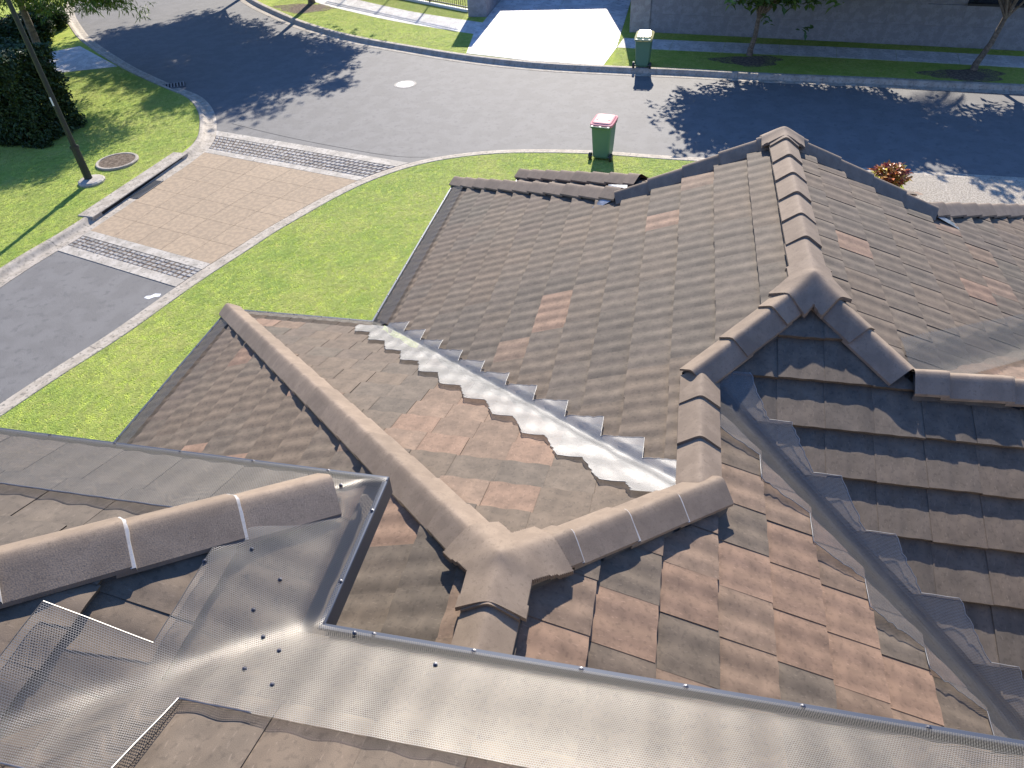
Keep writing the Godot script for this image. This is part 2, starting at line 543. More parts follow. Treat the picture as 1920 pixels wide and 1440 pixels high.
# caps along a line from P0 (lower / nearer, butts face this end) to P1; pl_drop: how fast the roof falls away to each side
func cap_line(P0: Vector3, P1: Vector3, drop: float, joints := false, first := 0.0) -> void:
	var d := (P1 - P0).normalized()
	var L := P0.distance_to(P1)
	var X := d.cross(Vector3.UP).normalized()
	var Y := X.cross(d).normalized()
	var B := Basis(X, Y, -d)
	var pos := first
	while pos < L - 0.02:
		var ln := minf(CAP_LEN, L - pos)
		var jit := B * Basis(Vector3.UP, rng.randf_range(-0.008, 0.008)) * Basis(Vector3.BACK, rng.randf_range(-0.015, 0.015))
		var m: Material = M.caps[rng.randi() % 3]
		var o := part("ridge_cap", cap_full if ln > CAP_LEN - 0.001 else cap_mesh(ln, m), lower_roof if parent_caps == null else parent_caps, Transform3D(jit, P0 + d * pos + Y * rng.randf_range(-0.002, 0.003)), m)
		if joints and pos > first + 0.01:
			var mb := MB.new()
			var rows := []; var uvs := []
			for e in [-0.007, 0.011]:
				var row := PackedVector3Array(); var uv := PackedVector2Array()
				for q in cap_profile():
					row.append(Vector3(q.x * 1.02, q.y + 0.012 + rng.randf_range(-0.001, 0.002), e + rng.randf_range(-0.003, 0.003))); uv.append(q)
				rows.append(row); uvs.append(uv)
			mb.grid(rows, uvs, Vector3.UP)
			for k in rows[0].size() - 1:
				mb.quad(rows[1][k], rows[1][k + 1], rows[1][k + 1] + Vector3(0, -0.02, 0.004), rows[1][k] + Vector3(0, -0.02, 0.004), Vector3.BACK)
			part("pointing", mb.mesh(M.pointing), lower_roof if parent_caps == null else parent_caps, Transform3D(B, P0 + d * pos))
		pos += CAP_EXP
	# mortar bedding under the caps
	var bd := MB.new()
	var prof := [Vector2(-0.118, -drop * 0.118 - CREST - 0.01), Vector2(-0.112, -0.088), Vector2(0, -0.03), Vector2(0.112, -0.088), Vector2(0.118, -drop * 0.118 - CREST - 0.01)]
	var n := maxi(2, int(L / 0.08))
	var rows2 := []; var uv2 := []
	for k in n + 1:
		var row := PackedVector3Array(); var uv := PackedVector2Array()
		for q in prof:
			row.append(P0 + d * (L * k / n) + X * (q.x + signf(q.x) * rng.randf_range(-0.006, 0.006)) + Y * q.y); uv.append(Vector2(q.x, L * k / n))
		rows2.append(row); uv2.append(uv)
	bd.grid(rows2, uv2, Vector3.UP)
	part("bedding_mortar", bd.mesh(M.bedding), lower_roof if parent_caps == null else parent_caps)

var cap_full: ArrayMesh
var parent_caps = null

# a rounded junction cap where several ridges meet: arms = world directions along the ridges (pointing away)
func junction(O: Vector3, arms: Array, reach: float) -> void:
	var w := 0.150
	var fr := []
	for d0 in arms:
		var d2 := Vector2(d0.x, d0.z).normalized()
		var sl: float = d0.y / Vector2(d0.x, d0.z).length()
		fr.append([d2, sl, reach if absf(sl) > 0.05 else reach * 0.85])
	var hgt := func(p: Vector2) -> float:
		var best := -9.0
		for A in fr:
			var al: float = p.dot(A[0])
			var pe: float = absf(p.dot(Vector2(-A[0].y, A[0].x))) if al > 0 else p.length()
			var z: float = maxf(al, 0.0) * A[1] - 0.70 * (sqrt(pe * pe + 0.0012) - 0.035)
			best = z if best < -8.0 else smax(best, z, 0.02)
		return best
	var inside := func(p: Vector2) -> bool:
		for A in fr:
			var al: float = p.dot(A[0])
			var pe := absf(p.dot(Vector2(-A[0].y, A[0].x)))
			if al > -0.02 and al < A[2] and pe < w + 0.012 * smoothstep(0.12, 0.25, al): return true
		return p.length() < w * 1.05
	var step := 0.008
	var n := int(ceil((reach + 0.1) / step))
	var mb := MB.new()
	var id := {}
	for y in range(-n, n):
		for x in range(-n, n):
			var c := Vector2(x + 0.5, y + 0.5) * step
			if not inside.call(c): continue
			var q := []
			for o in [[0, 0], [1, 0], [1, 1], [0, 1]]:
				var key := Vector2i(x + o[0], y + o[1])
				if not id.has(key):
					var p := Vector2(key) * step
					var e := 0.006
					var gx: float = (hgt.call(p + Vector2(e, 0)) - hgt.call(p - Vector2(e, 0))) / (2 * e)
					var gy: float = (hgt.call(p + Vector2(0, e)) - hgt.call(p - Vector2(0, e))) / (2 * e)
					id[key] = mb.vert(O + Vector3(p.x, hgt.call(p), p.y), Vector3(-gx, 1, -gy).normalized(), p)
				q.append(id[key])
			mb.face(q[0], q[1], q[2]); mb.face(q[0], q[2], q[3])
			for e in [[1, 0], [-1, 0], [0, 1], [0, -1]]:
				if inside.call(c + Vector2(e[0], e[1]) * step): continue
				var m := c + Vector2(e[0], e[1]) * step * 0.5
				var t := Vector2(-e[1], e[0]) * step * 0.5
				var pa := O + Vector3((m - t).x, hgt.call(m - t), (m - t).y); var pb := O + Vector3((m + t).x, hgt.call(m + t), (m + t).y)
				mb.quad(pa, pb, pb + Vector3(0, -0.03, 0), pa + Vector3(0, -0.03, 0), Vector3(m.x, 0, m.y))
	part("junction_cap", mb.mesh(M.caps[1]), lower_roof)
	# mortar under it
	var bm := MB.new()
	for A in fr:
		var sd := Vector2(-A[0].y, A[0].x)
		for s in [-1.0, 1.0]:
			var p0: Vector2 = A[0] * 0.02 + sd * s * (w - 0.02); var p1: Vector2 = A[0] * (A[2] - 0.02) + sd * s * (w - 0.02)
			var a3 := O + Vector3(p0.x, -0.085, p0.y); var b3 := O + Vector3(p1.x, -0.085 + A[1] * A[2], p1.y)
			bm.quad(a3, b3, b3 + Vector3(0, -0.09, 0), a3 + Vector3(0, -0.09, 0), Vector3(sd.x * s, 0, sd.y * s))
		var c0: Vector2 = A[0] * (A[2] - 0.02) + sd * (w - 0.02); var c1: Vector2 = A[0] * (A[2] - 0.02) - sd * (w - 0.02)
		bm.quad(O + Vector3(c0.x, -0.085 + A[1] * A[2], c0.y), O + Vector3(c1.x, -0.085 + A[1] * A[2], c1.y), O + Vector3(c1.x, -0.16 + A[1] * A[2], c1.y), O + Vector3(c0.x, -0.16 + A[1] * A[2], c0.y), Vector3(A[0].x, 0, A[0].y))
	part("bedding_mortar", bm.mesh(M.bedding), lower_roof)

# ---------------------------------------------------------------- sheets of mesh and metal draped on the roof
func h_lower(r: float, a: float, which: String) -> float:
	match which:
		"ML": return T * r
		"P": return T * (r - RP)
		"W": return -T * a
		"T": return T * (RT - r)
		"N": return T * (a - AN)
		"MR": return T * (RMR - r)
		"X": return T * (AX - a)
		"U1": return HU + T * (AU1 - a)
		"U2": return HU + T * (RU - r)
		"U3": return HU + T * (AU2 - a)
	return 0.0

func smax(x: float, y: float, k: float) -> float:
	return (x + y + sqrt((x - y) * (x - y) + k * k)) * 0.5

func sheet(called: String, lo: Vector2, hi: Vector2, step: float, inside: Callable, height: Callable, m: Material, parent: Node, hem := false) -> void:
	var mb := MB.new()
	var nx := int(round((hi.x - lo.x) / step)); var ny := int(round((hi.y - lo.y) / step))
	var id := {}
	for y in ny:
		for x in nx:
			var c := lo + Vector2(x + 0.5, y + 0.5) * step
			if not inside.call(c): continue
			var q := []
			for o in [[0, 0], [1, 0], [1, 1], [0, 1]]:
				var key := Vector2i(x + o[0], y + o[1])
				if not id.has(key):
					var p := lo + Vector2(key) * step
					var e := 0.01
					var h: float = height.call(p)
					var gx: float = (height.call(p + Vector2(e, 0)) - height.call(p - Vector2(e, 0))) / (2 * e)
					var gy: float = (height.call(p + Vector2(0, e)) - height.call(p - Vector2(0, e))) / (2 * e)
					id[key] = mb.vert(V(p.x, p.y, h), Vector3(-gx, 1, gy).normalized(), Vector2(p.x, p.y) / 0.058)
				q.append(id[key])
			mb.face(q[0], q[1], q[2]); mb.face(q[0], q[2], q[3])
	if mb.i.size(): part(called, mb.mesh(m), parent)
	if not hem: return
	# folded hem along the cut edges
	var hb := MB.new()
	for y in ny:
		for x in nx:
			if not inside.call(lo + Vector2(x + 0.5, y + 0.5) * step): continue
			for e in [[1, 0], [-1, 0], [0, 1], [0, -1]]:
				if inside.call(lo + Vector2(x + 0.5 + e[0], y + 0.5 + e[1]) * step) or x + e[0] < 0 or y + e[1] < 0 or x + e[0] >= nx or y + e[1] >= ny: continue
				var c := lo + (Vector2(x + 0.5, y + 0.5) + Vector2(e[0], e[1]) * 0.5) * step
				var t := Vector2(-e[1], e[0]) * step * 0.5
				var p := c - t; var q := c + t
				var hp: float = height.call(p); var hq: float = height.call(q)
				var o := Vector2(e[0], e[1]) * 0.0025
				hb.quad(V(p.x, p.y, hp + 0.002), V(q.x, q.y, hq + 0.002), V(q.x + o.x, q.y + o.y, hq + 0.001), V(p.x + o.x, p.y + o.y, hp + 0.001), Vector3.UP)
				hb.quad(V(q.x + o.x, q.y + o.y, hq + 0.001), V(p.x + o.x, p.y + o.y, hp + 0.001), V(p.x + o.x, p.y + o.y, hp - 0.004), V(q.x + o.x, q.y + o.y, hq - 0.004), Vector3(e[0], 0.3, -e[1]))
	if hb.i.size(): part("mesh_hem", hb.mesh(M.hem), parent)

# one side of a valley lined course by course: each course gives its outer edge and the valley line as functions of t
func valley(called: String, courses: Array, height: Callable, m: Material) -> void:
	var mb := MB.new()
	var hb := MB.new()
	var nt := 12; var nu := 14
	var last := Vector2.INF
	for c in courses:
		var rows := []; var uvs := []
		for i in nt + 1:
			var A: Vector2 = c[0].call(float(i) / nt)
			var B: Vector2 = c[1].call(float(i) / nt)
			var row := PackedVector3Array(); var uv := PackedVector2Array()
			for j in nu + 1:
				var p := A.lerp(B, float(j) / nu)
				row.append(V(p.x, p.y, height.call(p))); uv.append(p / 0.058)
			rows.append(row); uvs.append(uv)
		mb.grid(rows, uvs, Vector3.UP)
		# folded hem on the cut edge and on the step to the course before
		var line := []
		var A0: Vector2 = c[0].call(0.0)
		if last != Vector2.INF:
			for i in 6: line.append(last.lerp(A0, i / 6.0))
		for i in nt + 1: line.append(c[0].call(float(i) / nt))
		last = c[0].call(1.0)
		var pts := []; var rad := []
		for p in line:
			pts.append(V(p.x, p.y, height.call(p))); rad.append(0.0028)
		hb.tube(pts, rad, 5, false)
	part(called, mb.mesh(m), lower_roof)
	part("mesh_hem", hb.mesh(M.hem), lower_roof)

func bar(mb: MB, p: Vector3, q: Vector3, w: float, hgt: float) -> void:
	var d := (q - p)
	var X := d.normalized()
	var Z := X.cross(Vector3.UP).normalized()
	mb.slab(Vector3(0, 0, -w * 0.5), Vector3(d.length(), hgt, w * 0.5), minf(w, hgt) * 0.2, Transform3D(Basis(X, Z.cross(X), Z), p))

# eave edge: gutter, fascia, mesh trim and its screws, p to q along the edge, inward = plan direction to the house
func eave(p: Vector2, q: Vector2, h: float, inw: Vector2, parent: Node, cut0 := 0.0, cut1 := 0.0) -> void:
	var P := V(p.x, p.y, h); var Q := V(q.x, q.y, h)
	var d := (Q - P).normalized()
	var I := Vector3(inw.x, 0, -inw.y)
	var mb := MB.new()
	var pr := [Vector2(0.0, 0.053), Vector2(0.0, -0.035), Vector2(0.115, -0.035), Vector2(0.115, 0.0)]
	for k in pr.size() - 1:
		var a: Vector2 = pr[k]; var b: Vector2 = pr[k + 1]
		for th in [0.0, 0.004]:
			mb.quad(P + I * (a.x + th) + Vector3.UP * (a.y + th), Q + I * (a.x + th) + Vector3.UP * (a.y + th), Q + I * (b.x + (th if k < 2 else -th)) + Vector3.UP * (b.y + th), P + I * (b.x + (th if k < 2 else -th)) + Vector3.UP * (b.y + th), Vector3.UP if th > 0 else -I)
	part("gutter", mb.mesh(M.gutter), parent)
	var fb := MB.new()
	bar(fb, P + I * 0.135 + Vector3.UP * -0.20 + d * 0.14, Q + I * 0.135 + Vector3.UP * -0.20 - d * 0.14, 0.025, 0.2)
	part("fascia", fb.mesh(M.fascia), parent)
	var tb := MB.new()
	bar(tb, P + I * 0.010 + Vector3.UP * 0.053 + d * cut0, Q + I * 0.010 + Vector3.UP * 0.053 - d * cut1, 0.024, 0.012)
	part("edge_trim", tb.mesh(M.trim), parent)
	var L := P.distance_to(Q)
	var pos := 0.19
	while pos < L:
		part("screw", screw_mesh, parent, Transform3D(Basis(Vector3.UP, rng.randf() * TAU), P + d * pos + I * 0.010 + Vector3.UP * 0.065))
		pos += 0.36 + rng.randf_range(-0.03, 0.03)

var screw_mesh: ArrayMesh

func pv(list: Array) -> PackedVector2Array:
	var p := PackedVector2Array()
	for q in list: p.append(Vector2(q[0], q[1]))
	return p

func lump(p: Vector2) -> float:
	return noise.get_noise_2d(p.x * 100.0, p.y * 100.0)

var noise := FastNoiseLite.new()

func build_house() -> void:
	house = thing("house", V(3, -4, -GROUND), "brown tiled two level house roof seen from above with gutter mesh", "house")
	var inv := Transform3D(Basis.IDENTITY, -house.position)
	# ---- plan points
	var R1 := Vector2((RP + RT) / 2, -(RT - RP) / 2)
	var R2 := Vector2(RT / 2, -RT / 2)
	var NL := Vector2(RT / 2, AN + RT / 2)
	var GA := Vector2(RMR / 2, AN + RMR / 2)
	var XR := Vector2(RMR - 3.667, AN + 3.667)
	var ridge_far := Vector2(RMR / 2, AF)
	var polys := {
		"ML": pv([[0, 0.10], [0, AFE], [RK, AF], [ridge_far.x, AF], [GA.x, GA.y], [NL.x, NL.y], [R2.x, R2.y + 0.10]]),
		"W": pv([[RP, 0], [-0.10, 0], [R2.x - 0.10, R2.y], [R1.x, R1.y]]),
		"P": pv([[RP, 0], [R1.x, R1.y], [R1.x, -5.75], [RP, -5.75]]),
		"T": pv([[R1.x, R1.y], [R2.x, R2.y], [NL.x, NL.y - 0.11], [6.99, -5.987], [R1.x, -5.987]]),
		"N": pv([[NL.x + 0.10, NL.y + 0.04], [GA.x, GA.y], [XR.x, XR.y], [9.0, XR.y], [9.0, -5.99], [7.22, -5.99]]),
		"MR": pv([[GA.x, GA.y], [ridge_far.x, AF], [RMR - RK, AF], [RMR, AFE], [RMR, AX], [XR.x, XR.y]]),
		"X": pv([[XR.x, XR.y], [9.0, XR.y], [9.0, AX], [RMR, AX]]),
		"F": pv([[0, AFE], [RK, AF], [RMR - RK, AF], [RMR, AFE]]),
	}
	var PX := Vector2(0.95, 4.1)
	# ---- deck under the tiles (lower roof)
	var deck := MB.new()
	for k in polys:
		if k == "F": continue
		var poly: PackedVector2Array = polys[k]
		var ix := Geometry2D.triangulate_polygon(poly)
		for j in range(0, ix.size(), 3):
			var tv := []
			for e in 3:
				var p := poly[ix[j + e]]
				tv.append(V(p.x, p.y, h_lower(p.x, p.y, k) - 0.012))
			deck.tri(tv[0], tv[1], tv[2], Vector3.UP)
	var fh := func(p: Vector2) -> Vector3: return V(p.x, p.y, T * (AFE - p.y) - 0.012)
	deck.quad(fh.call(Vector2(0, AFE)), fh.call(Vector2(RK, AF)), fh.call(Vector2(RMR - RK, AF)), fh.call(Vector2(RMR, AFE)), Vector3.UP)
	# gable wall at the far end
	deck.tri(V(RK, AF, T * RK - 0.02), V(RMR - RK, AF, T * RK - 0.02), V(RMR / 2, AF, T * RMR / 2 - 0.02), Vector3(0, 0, -1))
	lower_roof = part("lower_roof", deck.mesh(M.deck), house, inv)
	lower_roof.set_meta("label", "lower roof of weathered brown concrete tiles with hips and silver valleys")
	# ---- upper roof deck
	var ud := MB.new()
	var k0 := 3.2
	ud.quad(V(RU, AU1, HU - 0.012), V(RU - k0, AU1 - k0, HU + T * k0 - 0.012), V(RU - k0 - 2, AU1 - k0, HU + T * k0 - 0.012), V(RU - k0 - 2, AU1, HU - 0.012), Vector3.UP)
	ud.quad(V(RU, AU1, HU - 0.012), V(RU - k0, AU1 - k0, HU + T * k0 - 0.012), V(RU - k0, AU2 - k0, HU + T * k0 - 0.012), V(RU, AU2, HU - 0.012), Vector3.UP)
	ud.quad(V(RU, AU2, HU - 0.012), V(RU - k0, AU2 - k0, HU + T * k0 - 0.012), V(8.0, AU2 - k0, HU + T * k0 - 0.012), V(8.0, AU2, HU - 0.012), Vector3.UP)
	upper_roof = part("upper_roof", ud.mesh(M.deck), house, inv)
	upper_roof.set_meta("label", "upper roof edge of brown tiles with silver gutter mesh in the foreground")
	# ---- tiles
	var patch := func(kx, ks, pl, cen): return tone_of(kx, ks, pl, cen)
	tile_plane(Plane2.new(Vector2(0, 0), Vector2(1, 0), 0, T), polys.ML, 0.10, 0.10, patch, lower_roof)
	tile_plane(Plane2.new(Vector2(0, 0), Vector2(0, -1), 0, T), polys.W, -0.27, 0.11, patch, lower_roof)
	tile_plane(Plane2.new(Vector2(RP, 0), Vector2(1, 0), 0, T), polys.P, 0.05, 0.10, patch, lower_roof)
	tile_plane(Plane2.new(Vector2(RT, 0), Vector2(-1, 0), 0, T), polys.T, 0.14, 0.20, patch, lower_roof)
	tile_plane(Plane2.new(Vector2(0, AN), Vector2(0, 1), 0, T), polys.N, 0.18, 0.02, patch, lower_roof)
	tile_plane(Plane2.new(Vector2(RMR, 0), Vector2(-1, 0), 0, T), polys.MR, 0.07, 0.10, patch, lower_roof)
	tile_plane(Plane2.new(Vector2(0, AX), Vector2(0, -1), 0, T), polys.X, 0.05, 0.12, patch, lower_roof)
	tile_plane(Plane2.new(Vector2(0, AFE), Vector2(0, -1), 0, T), polys.F, 0.05, 0.10, patch, lower_roof, false)
	tile_plane(Plane2.new(Vector2(PX.x, 0), Vector2(1, 0), 0, T), pv([[PX.x, PX.y - 0.35], [PX.x, PX.y], [PX.x + 2.4, PX.y - 2.4], [PX.x + 2.0, PX.y - 2.4]]), 0.05, 0.10, patch, lower_roof, false)
	tile_plane(Plane2.new(Vector2(0, PX.y), Vector2(0, -1), 0, T), pv([[PX.x, PX.y], [PX.x + 2.4, PX.y - 2.4], [6.0, PX.y - 2.4], [6.0, PX.y]]), 0.05, 0.10, patch, lower_roof, false)
	var q0 := 2.3
	tile_plane(Plane2.new(Vector2(0, AU1), Vector2(0, -1), HU, T), pv([[RU, AU1], [RU - q0, AU1 - q0], [-1.2, AU1 - q0], [-1.2, AU1]]), -0.02, 0.10, patch, upper_roof)
	tile_plane(Plane2.new(Vector2(RU, 0), Vector2(-1, 0), HU, T), pv([[RU, AU1], [RU - q0, AU1 - q0], [RU - q0, AU2 - q0], [RU, AU2]]), 0.06, 0.10, patch, upper_roof)
	tile_plane(Plane2.new(Vector2(0, AU2), Vector2(0, -1), HU, T), pv([[RU, AU2], [RU - 1.6, AU2 - 1.6], [7.4, AU2 - 1.6], [7.4, AU2]]), -0.11, 0.10, patch, upper_roof)
	build_tiles()
	# ---- caps
	cap_full = cap_mesh(CAP_LEN, M.caps[1])
	var sm := MB.new()
	sm.lathe([Vector2(0.0095, -0.004), Vector2(0.0095, 0.001), Vector2(0.006, 0.0015), Vector2(0.006, 0.006), Vector2(0.0, 0.0072)], Vector3.ZERO, 8)
	screw_mesh = sm.mesh(M.screw)
	var CV := func(p: Vector2, h: float) -> Vector3: return V(p.x, p.y, h + CREST)
	var hr1 := T * (RT - RP) / 2; var hr2 := T * RT / 2; var hg := T * RMR / 2; var hx := T * 3.667
	var dh := 0.327
	cap_line(CV.call(Vector2(RP + 0.03, -0.03), 0.014), CV.call(R1, hr1), dh)
	cap_line(CV.call(R2, hr2) + Vector3(0.12, -0.02, -0.12), CV.call(R1, hr1), dh, true, 0.0)
	cap_line(V(R1.x, -5.13, hr1 + CREST), CV.call(R1, hr1), T)
	junction(CV.call(R1, hr1) + Vector3(0, 0.022, 0), [Vector3(-1, -T, -1), Vector3(1, -T, -1), Vector3(0, 0, 1)], 0.29)
	cap_line(CV.call(R2, hr2), CV.call(NL, hr2), T, false, 0.05)
	cap_line(CV.call(NL, hr2) + Vector3(-0.06, 0.0, 0.06), CV.call(GA, hg), dh)
	cap_line(CV.call(GA, hg), CV.call(ridge_far, hg), T, false, 0.16)
	cap_line(CV.call(XR, hx) + Vector3(-0.03, 0, 0.0), CV.call(GA, hg), dh)
	junction(CV.call(GA, hg) + Vector3(0, 0.022, 0), [Vector3(-1, -T, 1), Vector3(1, -T, 1), Vector3(0, 0, -1)], 0.24)
	cap_line(V(9.0, XR.y, hx + CREST), CV.call(XR, hx) , T, false, 0.1)
	# far gable rakes, hips below them
	cap_line(V(RK - 0.12, AF, T * (RK - 0.12) + CREST), CV.call(ridge_far, hg), 0.1)
	cap_line(V(RMR - RK + 0.12, AF, T * (RK - 0.12) + CREST), CV.call(ridge_far, hg), 0.1)
	junction(CV.call(ridge_far, hg) + Vector3(0, 0.018, 0), [Vector3(-1, -T, 0), Vector3(1, -T, 0), Vector3(0, 0, 1)], 0.2)
	cap_line(CV.call(Vector2(0.03, AFE - 0.03), 0.014), V(RK - 0.05, AF + 0.05, T * (RK - 0.05) + CREST), dh)
	cap_line(CV.call(Vector2(RMR - 0.03, AFE - 0.03), 0.014), V(RMR - RK + 0.05, AF + 0.05, T * (RK - 0.05) + CREST), dh)
	cap_line(CV.call(PX + Vector2(0.03, -0.03), 0.014), V(PX.x + 1.95, PX.y - 1.95, T * 1.95 + CREST), dh)
	parent_caps = upper_roof
	cap_line(V(RU - 0.17, AU1 - 0.17, HU + T * 0.17 + CREST), V(RU - 2.3, AU1 - 2.3, HU + T * 2.3 + CREST), dh, true, 0.0)
	parent_caps = null
	# ---- mesh over valleys and eaves
	var wavy := func(x: float, s: float) -> float: return 0.004 * cos(TAU * x / 0.15) + 0.006 * cos(TAU * (s - 0.02) / 0.3)
	# valley between the sunny hip plane and the long left plane
	var hv1 := func(p: Vector2) -> float:
		var w := h_lower(p.x, p.y, "W"); var m := h_lower(p.x, p.y, "ML")
		var dist := absf(p.x + p.y)
		var base := smax(w, m, 0.085)
		var f := smoothstep(0.0, 0.11, dist)
		var wv: float = wavy.call(p.x if w > m else p.y, -p.y if w > m else p.x)
		return base + 0.050 + 0.020 * f + wv * 0.5 + 0.014 * lump(p * 0.06) + 0.011 * absf(lump(Vector2(p.x - p.y, (p.x + p.y) * 1.5) * 0.16)) + 0.004 * lump(p * 0.3)
	var rag := func(x: float, sd: float) -> float: return 0.016 * noise.get_noise_2d(x * 160.0, sd) + 0.006 * noise.get_noise_2d(x * 900.0, sd)
	var v1 := []
	for k in range(0, 12):
		var j1 := rng.randf_range(-0.02, 0.02)
		var len_ := 1.0 if k < 11 else 0.35
		v1.append([func(t: float): return Vector2(maxf(0.0, -0.035 + 0.289 * k + (0.12 + j1) * t * len_ + rag.call(k + t, 3.0)), -(0.317 + 0.289 * (k + t * len_))),
			func(t: float): return Vector2(0.317 + 0.289 * (k + t * len_), -(0.317 + 0.289 * (k + t * len_)))])
	valley("valley_mesh", v1, hv1, M.perf_valley)
	var v1b := []
	for k in range(0, 11):
		var j1 := rng.randf_range(-0.02, 0.02)
		v1b.append([func(t: float): return Vector2(0.333 + 0.29 * (k + t), -(0.333 + 0.29 * k) + 0.055 - (0.11 + j1) * t + rag.call(k + t, 9.0)),
			func(t: float): return Vector2(0.333 + 0.29 * (k + t), -(0.333 + 0.29 * (k + t)))])
	valley("valley_mesh", v1b, hv1, M.perf_valley)
	# valley between the tan plane and the shaded near plane
	var hv2 := func(p: Vector2) -> float:
		var w := h_lower(p.x, p.y, "T"); var m := h_lower(p.x, p.y, "N")
		var dist := absf(w - m) / T
		var f := smoothstep(0.0, 0.12, dist)
		var wv: float = wavy.call(p.y if w > m else p.x, p.x if w > m else -p.y)
		return smax(w, m, 0.03) + 0.058 + 0.014 * f + wv * (0.2 + 0.2 * f) + 0.005 * lump(p * 0.05)
	var v2 := []
	for k in range(0, 11):
		var j := rng.randf_range(-0.03, 0.03)
		v2.append([func(t: float): return Vector2(3.66 + 0.3 * (k + t), -3.19 - 0.3 * (k - 1.0) - 0.12 * t + j + rag.call(k + t, 5.0)),
			func(t: float): return Vector2(3.66 + 0.3 * (k + t), AN + RT - (3.66 + 0.3 * (k + t)))])
	valley("valley_mesh", v2, hv2, M.perf_open)
	var v3 := []
	for k in range(0, 11):
		var j := rng.randf_range(-0.02, 0.02)
		v3.append([func(t: float): return Vector2(4.433 + 0.3 * (k - 3.0) + 0.34 + 0.13 * t + j + rag.call(k + t, 7.0), -2.42 - 0.3 * (k + t)),
			func(t: float): return Vector2(RT - (-2.42 - 0.3 * (k + t) - AN), -2.42 - 0.3 * (k + t))])
	valley("valley_mesh", v3, hv2, M.perf_open)
	# metal valley right of the main ridge
	sheet("valley_flashing", Vector2(4.86, -2.34), Vector2(7.5, 0.3), 0.03, func(p: Vector2):
		var v := (RMR - p.x) - (AX - p.y)
		return absf(v) < (0.40 if v > 0 else 0.26) and p.x > 4.92
	, func(p: Vector2):
		var w := h_lower(p.x, p.y, "MR"); var m := h_lower(p.x, p.y, "X")
		var f := smoothstep(0.04, 0.25, absf(w - m) / T)
		return smax(w, m, 0.04) + 0.068 + 0.018 * f + 0.006 * lump(p * 0.05)
	, M.perf, lower_roof)
	# eave strips
	sheet("eave_mesh", Vector2(0.012, -0.21), Vector2(0.012 + 0.27, 3.66), 0.03, func(p: Vector2): return p.x < -(p.y - AFE) - 0.05 and p.y > -p.x - 0.2
	, func(p: Vector2): return h_lower(p.x, p.y, "ML") * smoothstep(-0.1, 0.2, p.x) + 0.058 + 0.024 * smoothstep(0.0, 0.09, p.x) + 0.004 * cos(TAU * p.y / 0.15) * smoothstep(0.1, 0.2, p.x), M.perf, lower_roof)
	sheet("eave_mesh", Vector2(RP + 0.012, -4.8), Vector2(RP + 0.012 + 0.3, -0.03), 0.03, func(p: Vector2): return p.y < -(p.x - RP) - 0.03
	, func(p: Vector2): return h_lower(p.x, p.y, "P") * smoothstep(-0.1, 0.2, p.x - RP) + 0.058 + 0.024 * smoothstep(0.0, 0.09, p.x - RP) + 0.004 * cos(TAU * p.y / 0.15) * smoothstep(0.1, 0.2, p.x - RP), M.perf, lower_roof)
	sheet("eave_mesh", Vector2(RP + 0.03, -0.252), Vector2(0.216, -0.012), 0.03, func(p: Vector2): return p.x - RP > -p.y + 0.02
	, func(p: Vector2): return h_lower(p.x, p.y, "W") * smoothstep(-0.1, 0.2, -p.y) + 0.058 + 0.024 * smoothstep(0.0, 0.09, -p.y) + 0.004 * cos(TAU * p.x / 0.15) * smoothstep(0.1, 0.2, -p.y), M.perf, lower_roof)
	# upper roof: eave and valley mesh in one run
	var uh := func(p: Vector2) -> float:
		var e1 := maxf(AU1 - p.y, 0.0) if p.x < RU else 9.0
		var hip := minf(h_lower(p.x, p.y, "U1"), h_lower(p.x, p.y, "U2"))
		return smax(hip, h_lower(p.x, p.y, "U3"), 0.03)
	sheet("gutter_mesh", Vector2(-0.45, -6.12), Vector2(RU - 0.012, AU1 - 0.012), 0.03, func(p: Vector2):
		var d1 := AU1 - p.y; var d2 := RU - p.x
		if d1 < d2:                                      # first plane, behind the hip
			return d1 < 0.47
		if AU2 - p.y < d2:                                # side plane: staircase along the valley
			var k := floorf((d2 - 0.43) / 0.31)
			return d2 < 0.43 or p.y < AU2 - 0.285 - 0.29 * k
		var k3 := maxf(0.0, floorf((AU2 - p.y - 0.41) / 0.31))
		return (AU2 - p.y) < 0.415 or p.x < 1.93 - 0.31 * k3
	, func(p: Vector2):
		var d1 := AU1 - p.y; var d2 := RU - p.x
		var e := minf(d1, d2 if p.y > AU2 else Vector2(d2, AU2 - p.y).length())
		var u1: bool = d1 < d2
		var b: float = uh.call(p)
		var wv: float = wavy.call(p.x, d1) if u1 else (wavy.call(p.x, AU2 - p.y) if AU2 - p.y > d2 else wavy.call(p.y, d2))
		var f := smoothstep(0.0, 0.085, e)
		return b + 0.060 + 0.024 * f + wv * 0.25 * f + 0.004 * lump(p * 0.035) * smoothstep(0.0, 0.15, e) + ((0.007 * lump(p * 0.07) + 0.012 * absf(lump(Vector2(p.x + p.y * 0.6, p.y * 0.5) * 0.13))) * smoothstep(0.04, 0.16, d2) if not u1 else 0.0)
	, M.perf, upper_roof, true)
	sheet("gutter_mesh", Vector2(RU - 0.012, -5.613), Vector2(5.6, AU2 - 0.012), 0.03, func(p: Vector2): return true
	, func(p: Vector2):
		var e := AU2 - p.y
		var f := smoothstep(0.0, 0.085, e)
		var wv: float = wavy.call(p.x, e)
		return float(uh.call(p)) + 0.060 + 0.024 * f + wv * 0.25 * f + 0.004 * lump(p * 0.035) * smoothstep(0.0, 0.15, e)
	, M.perf, upper_roof)
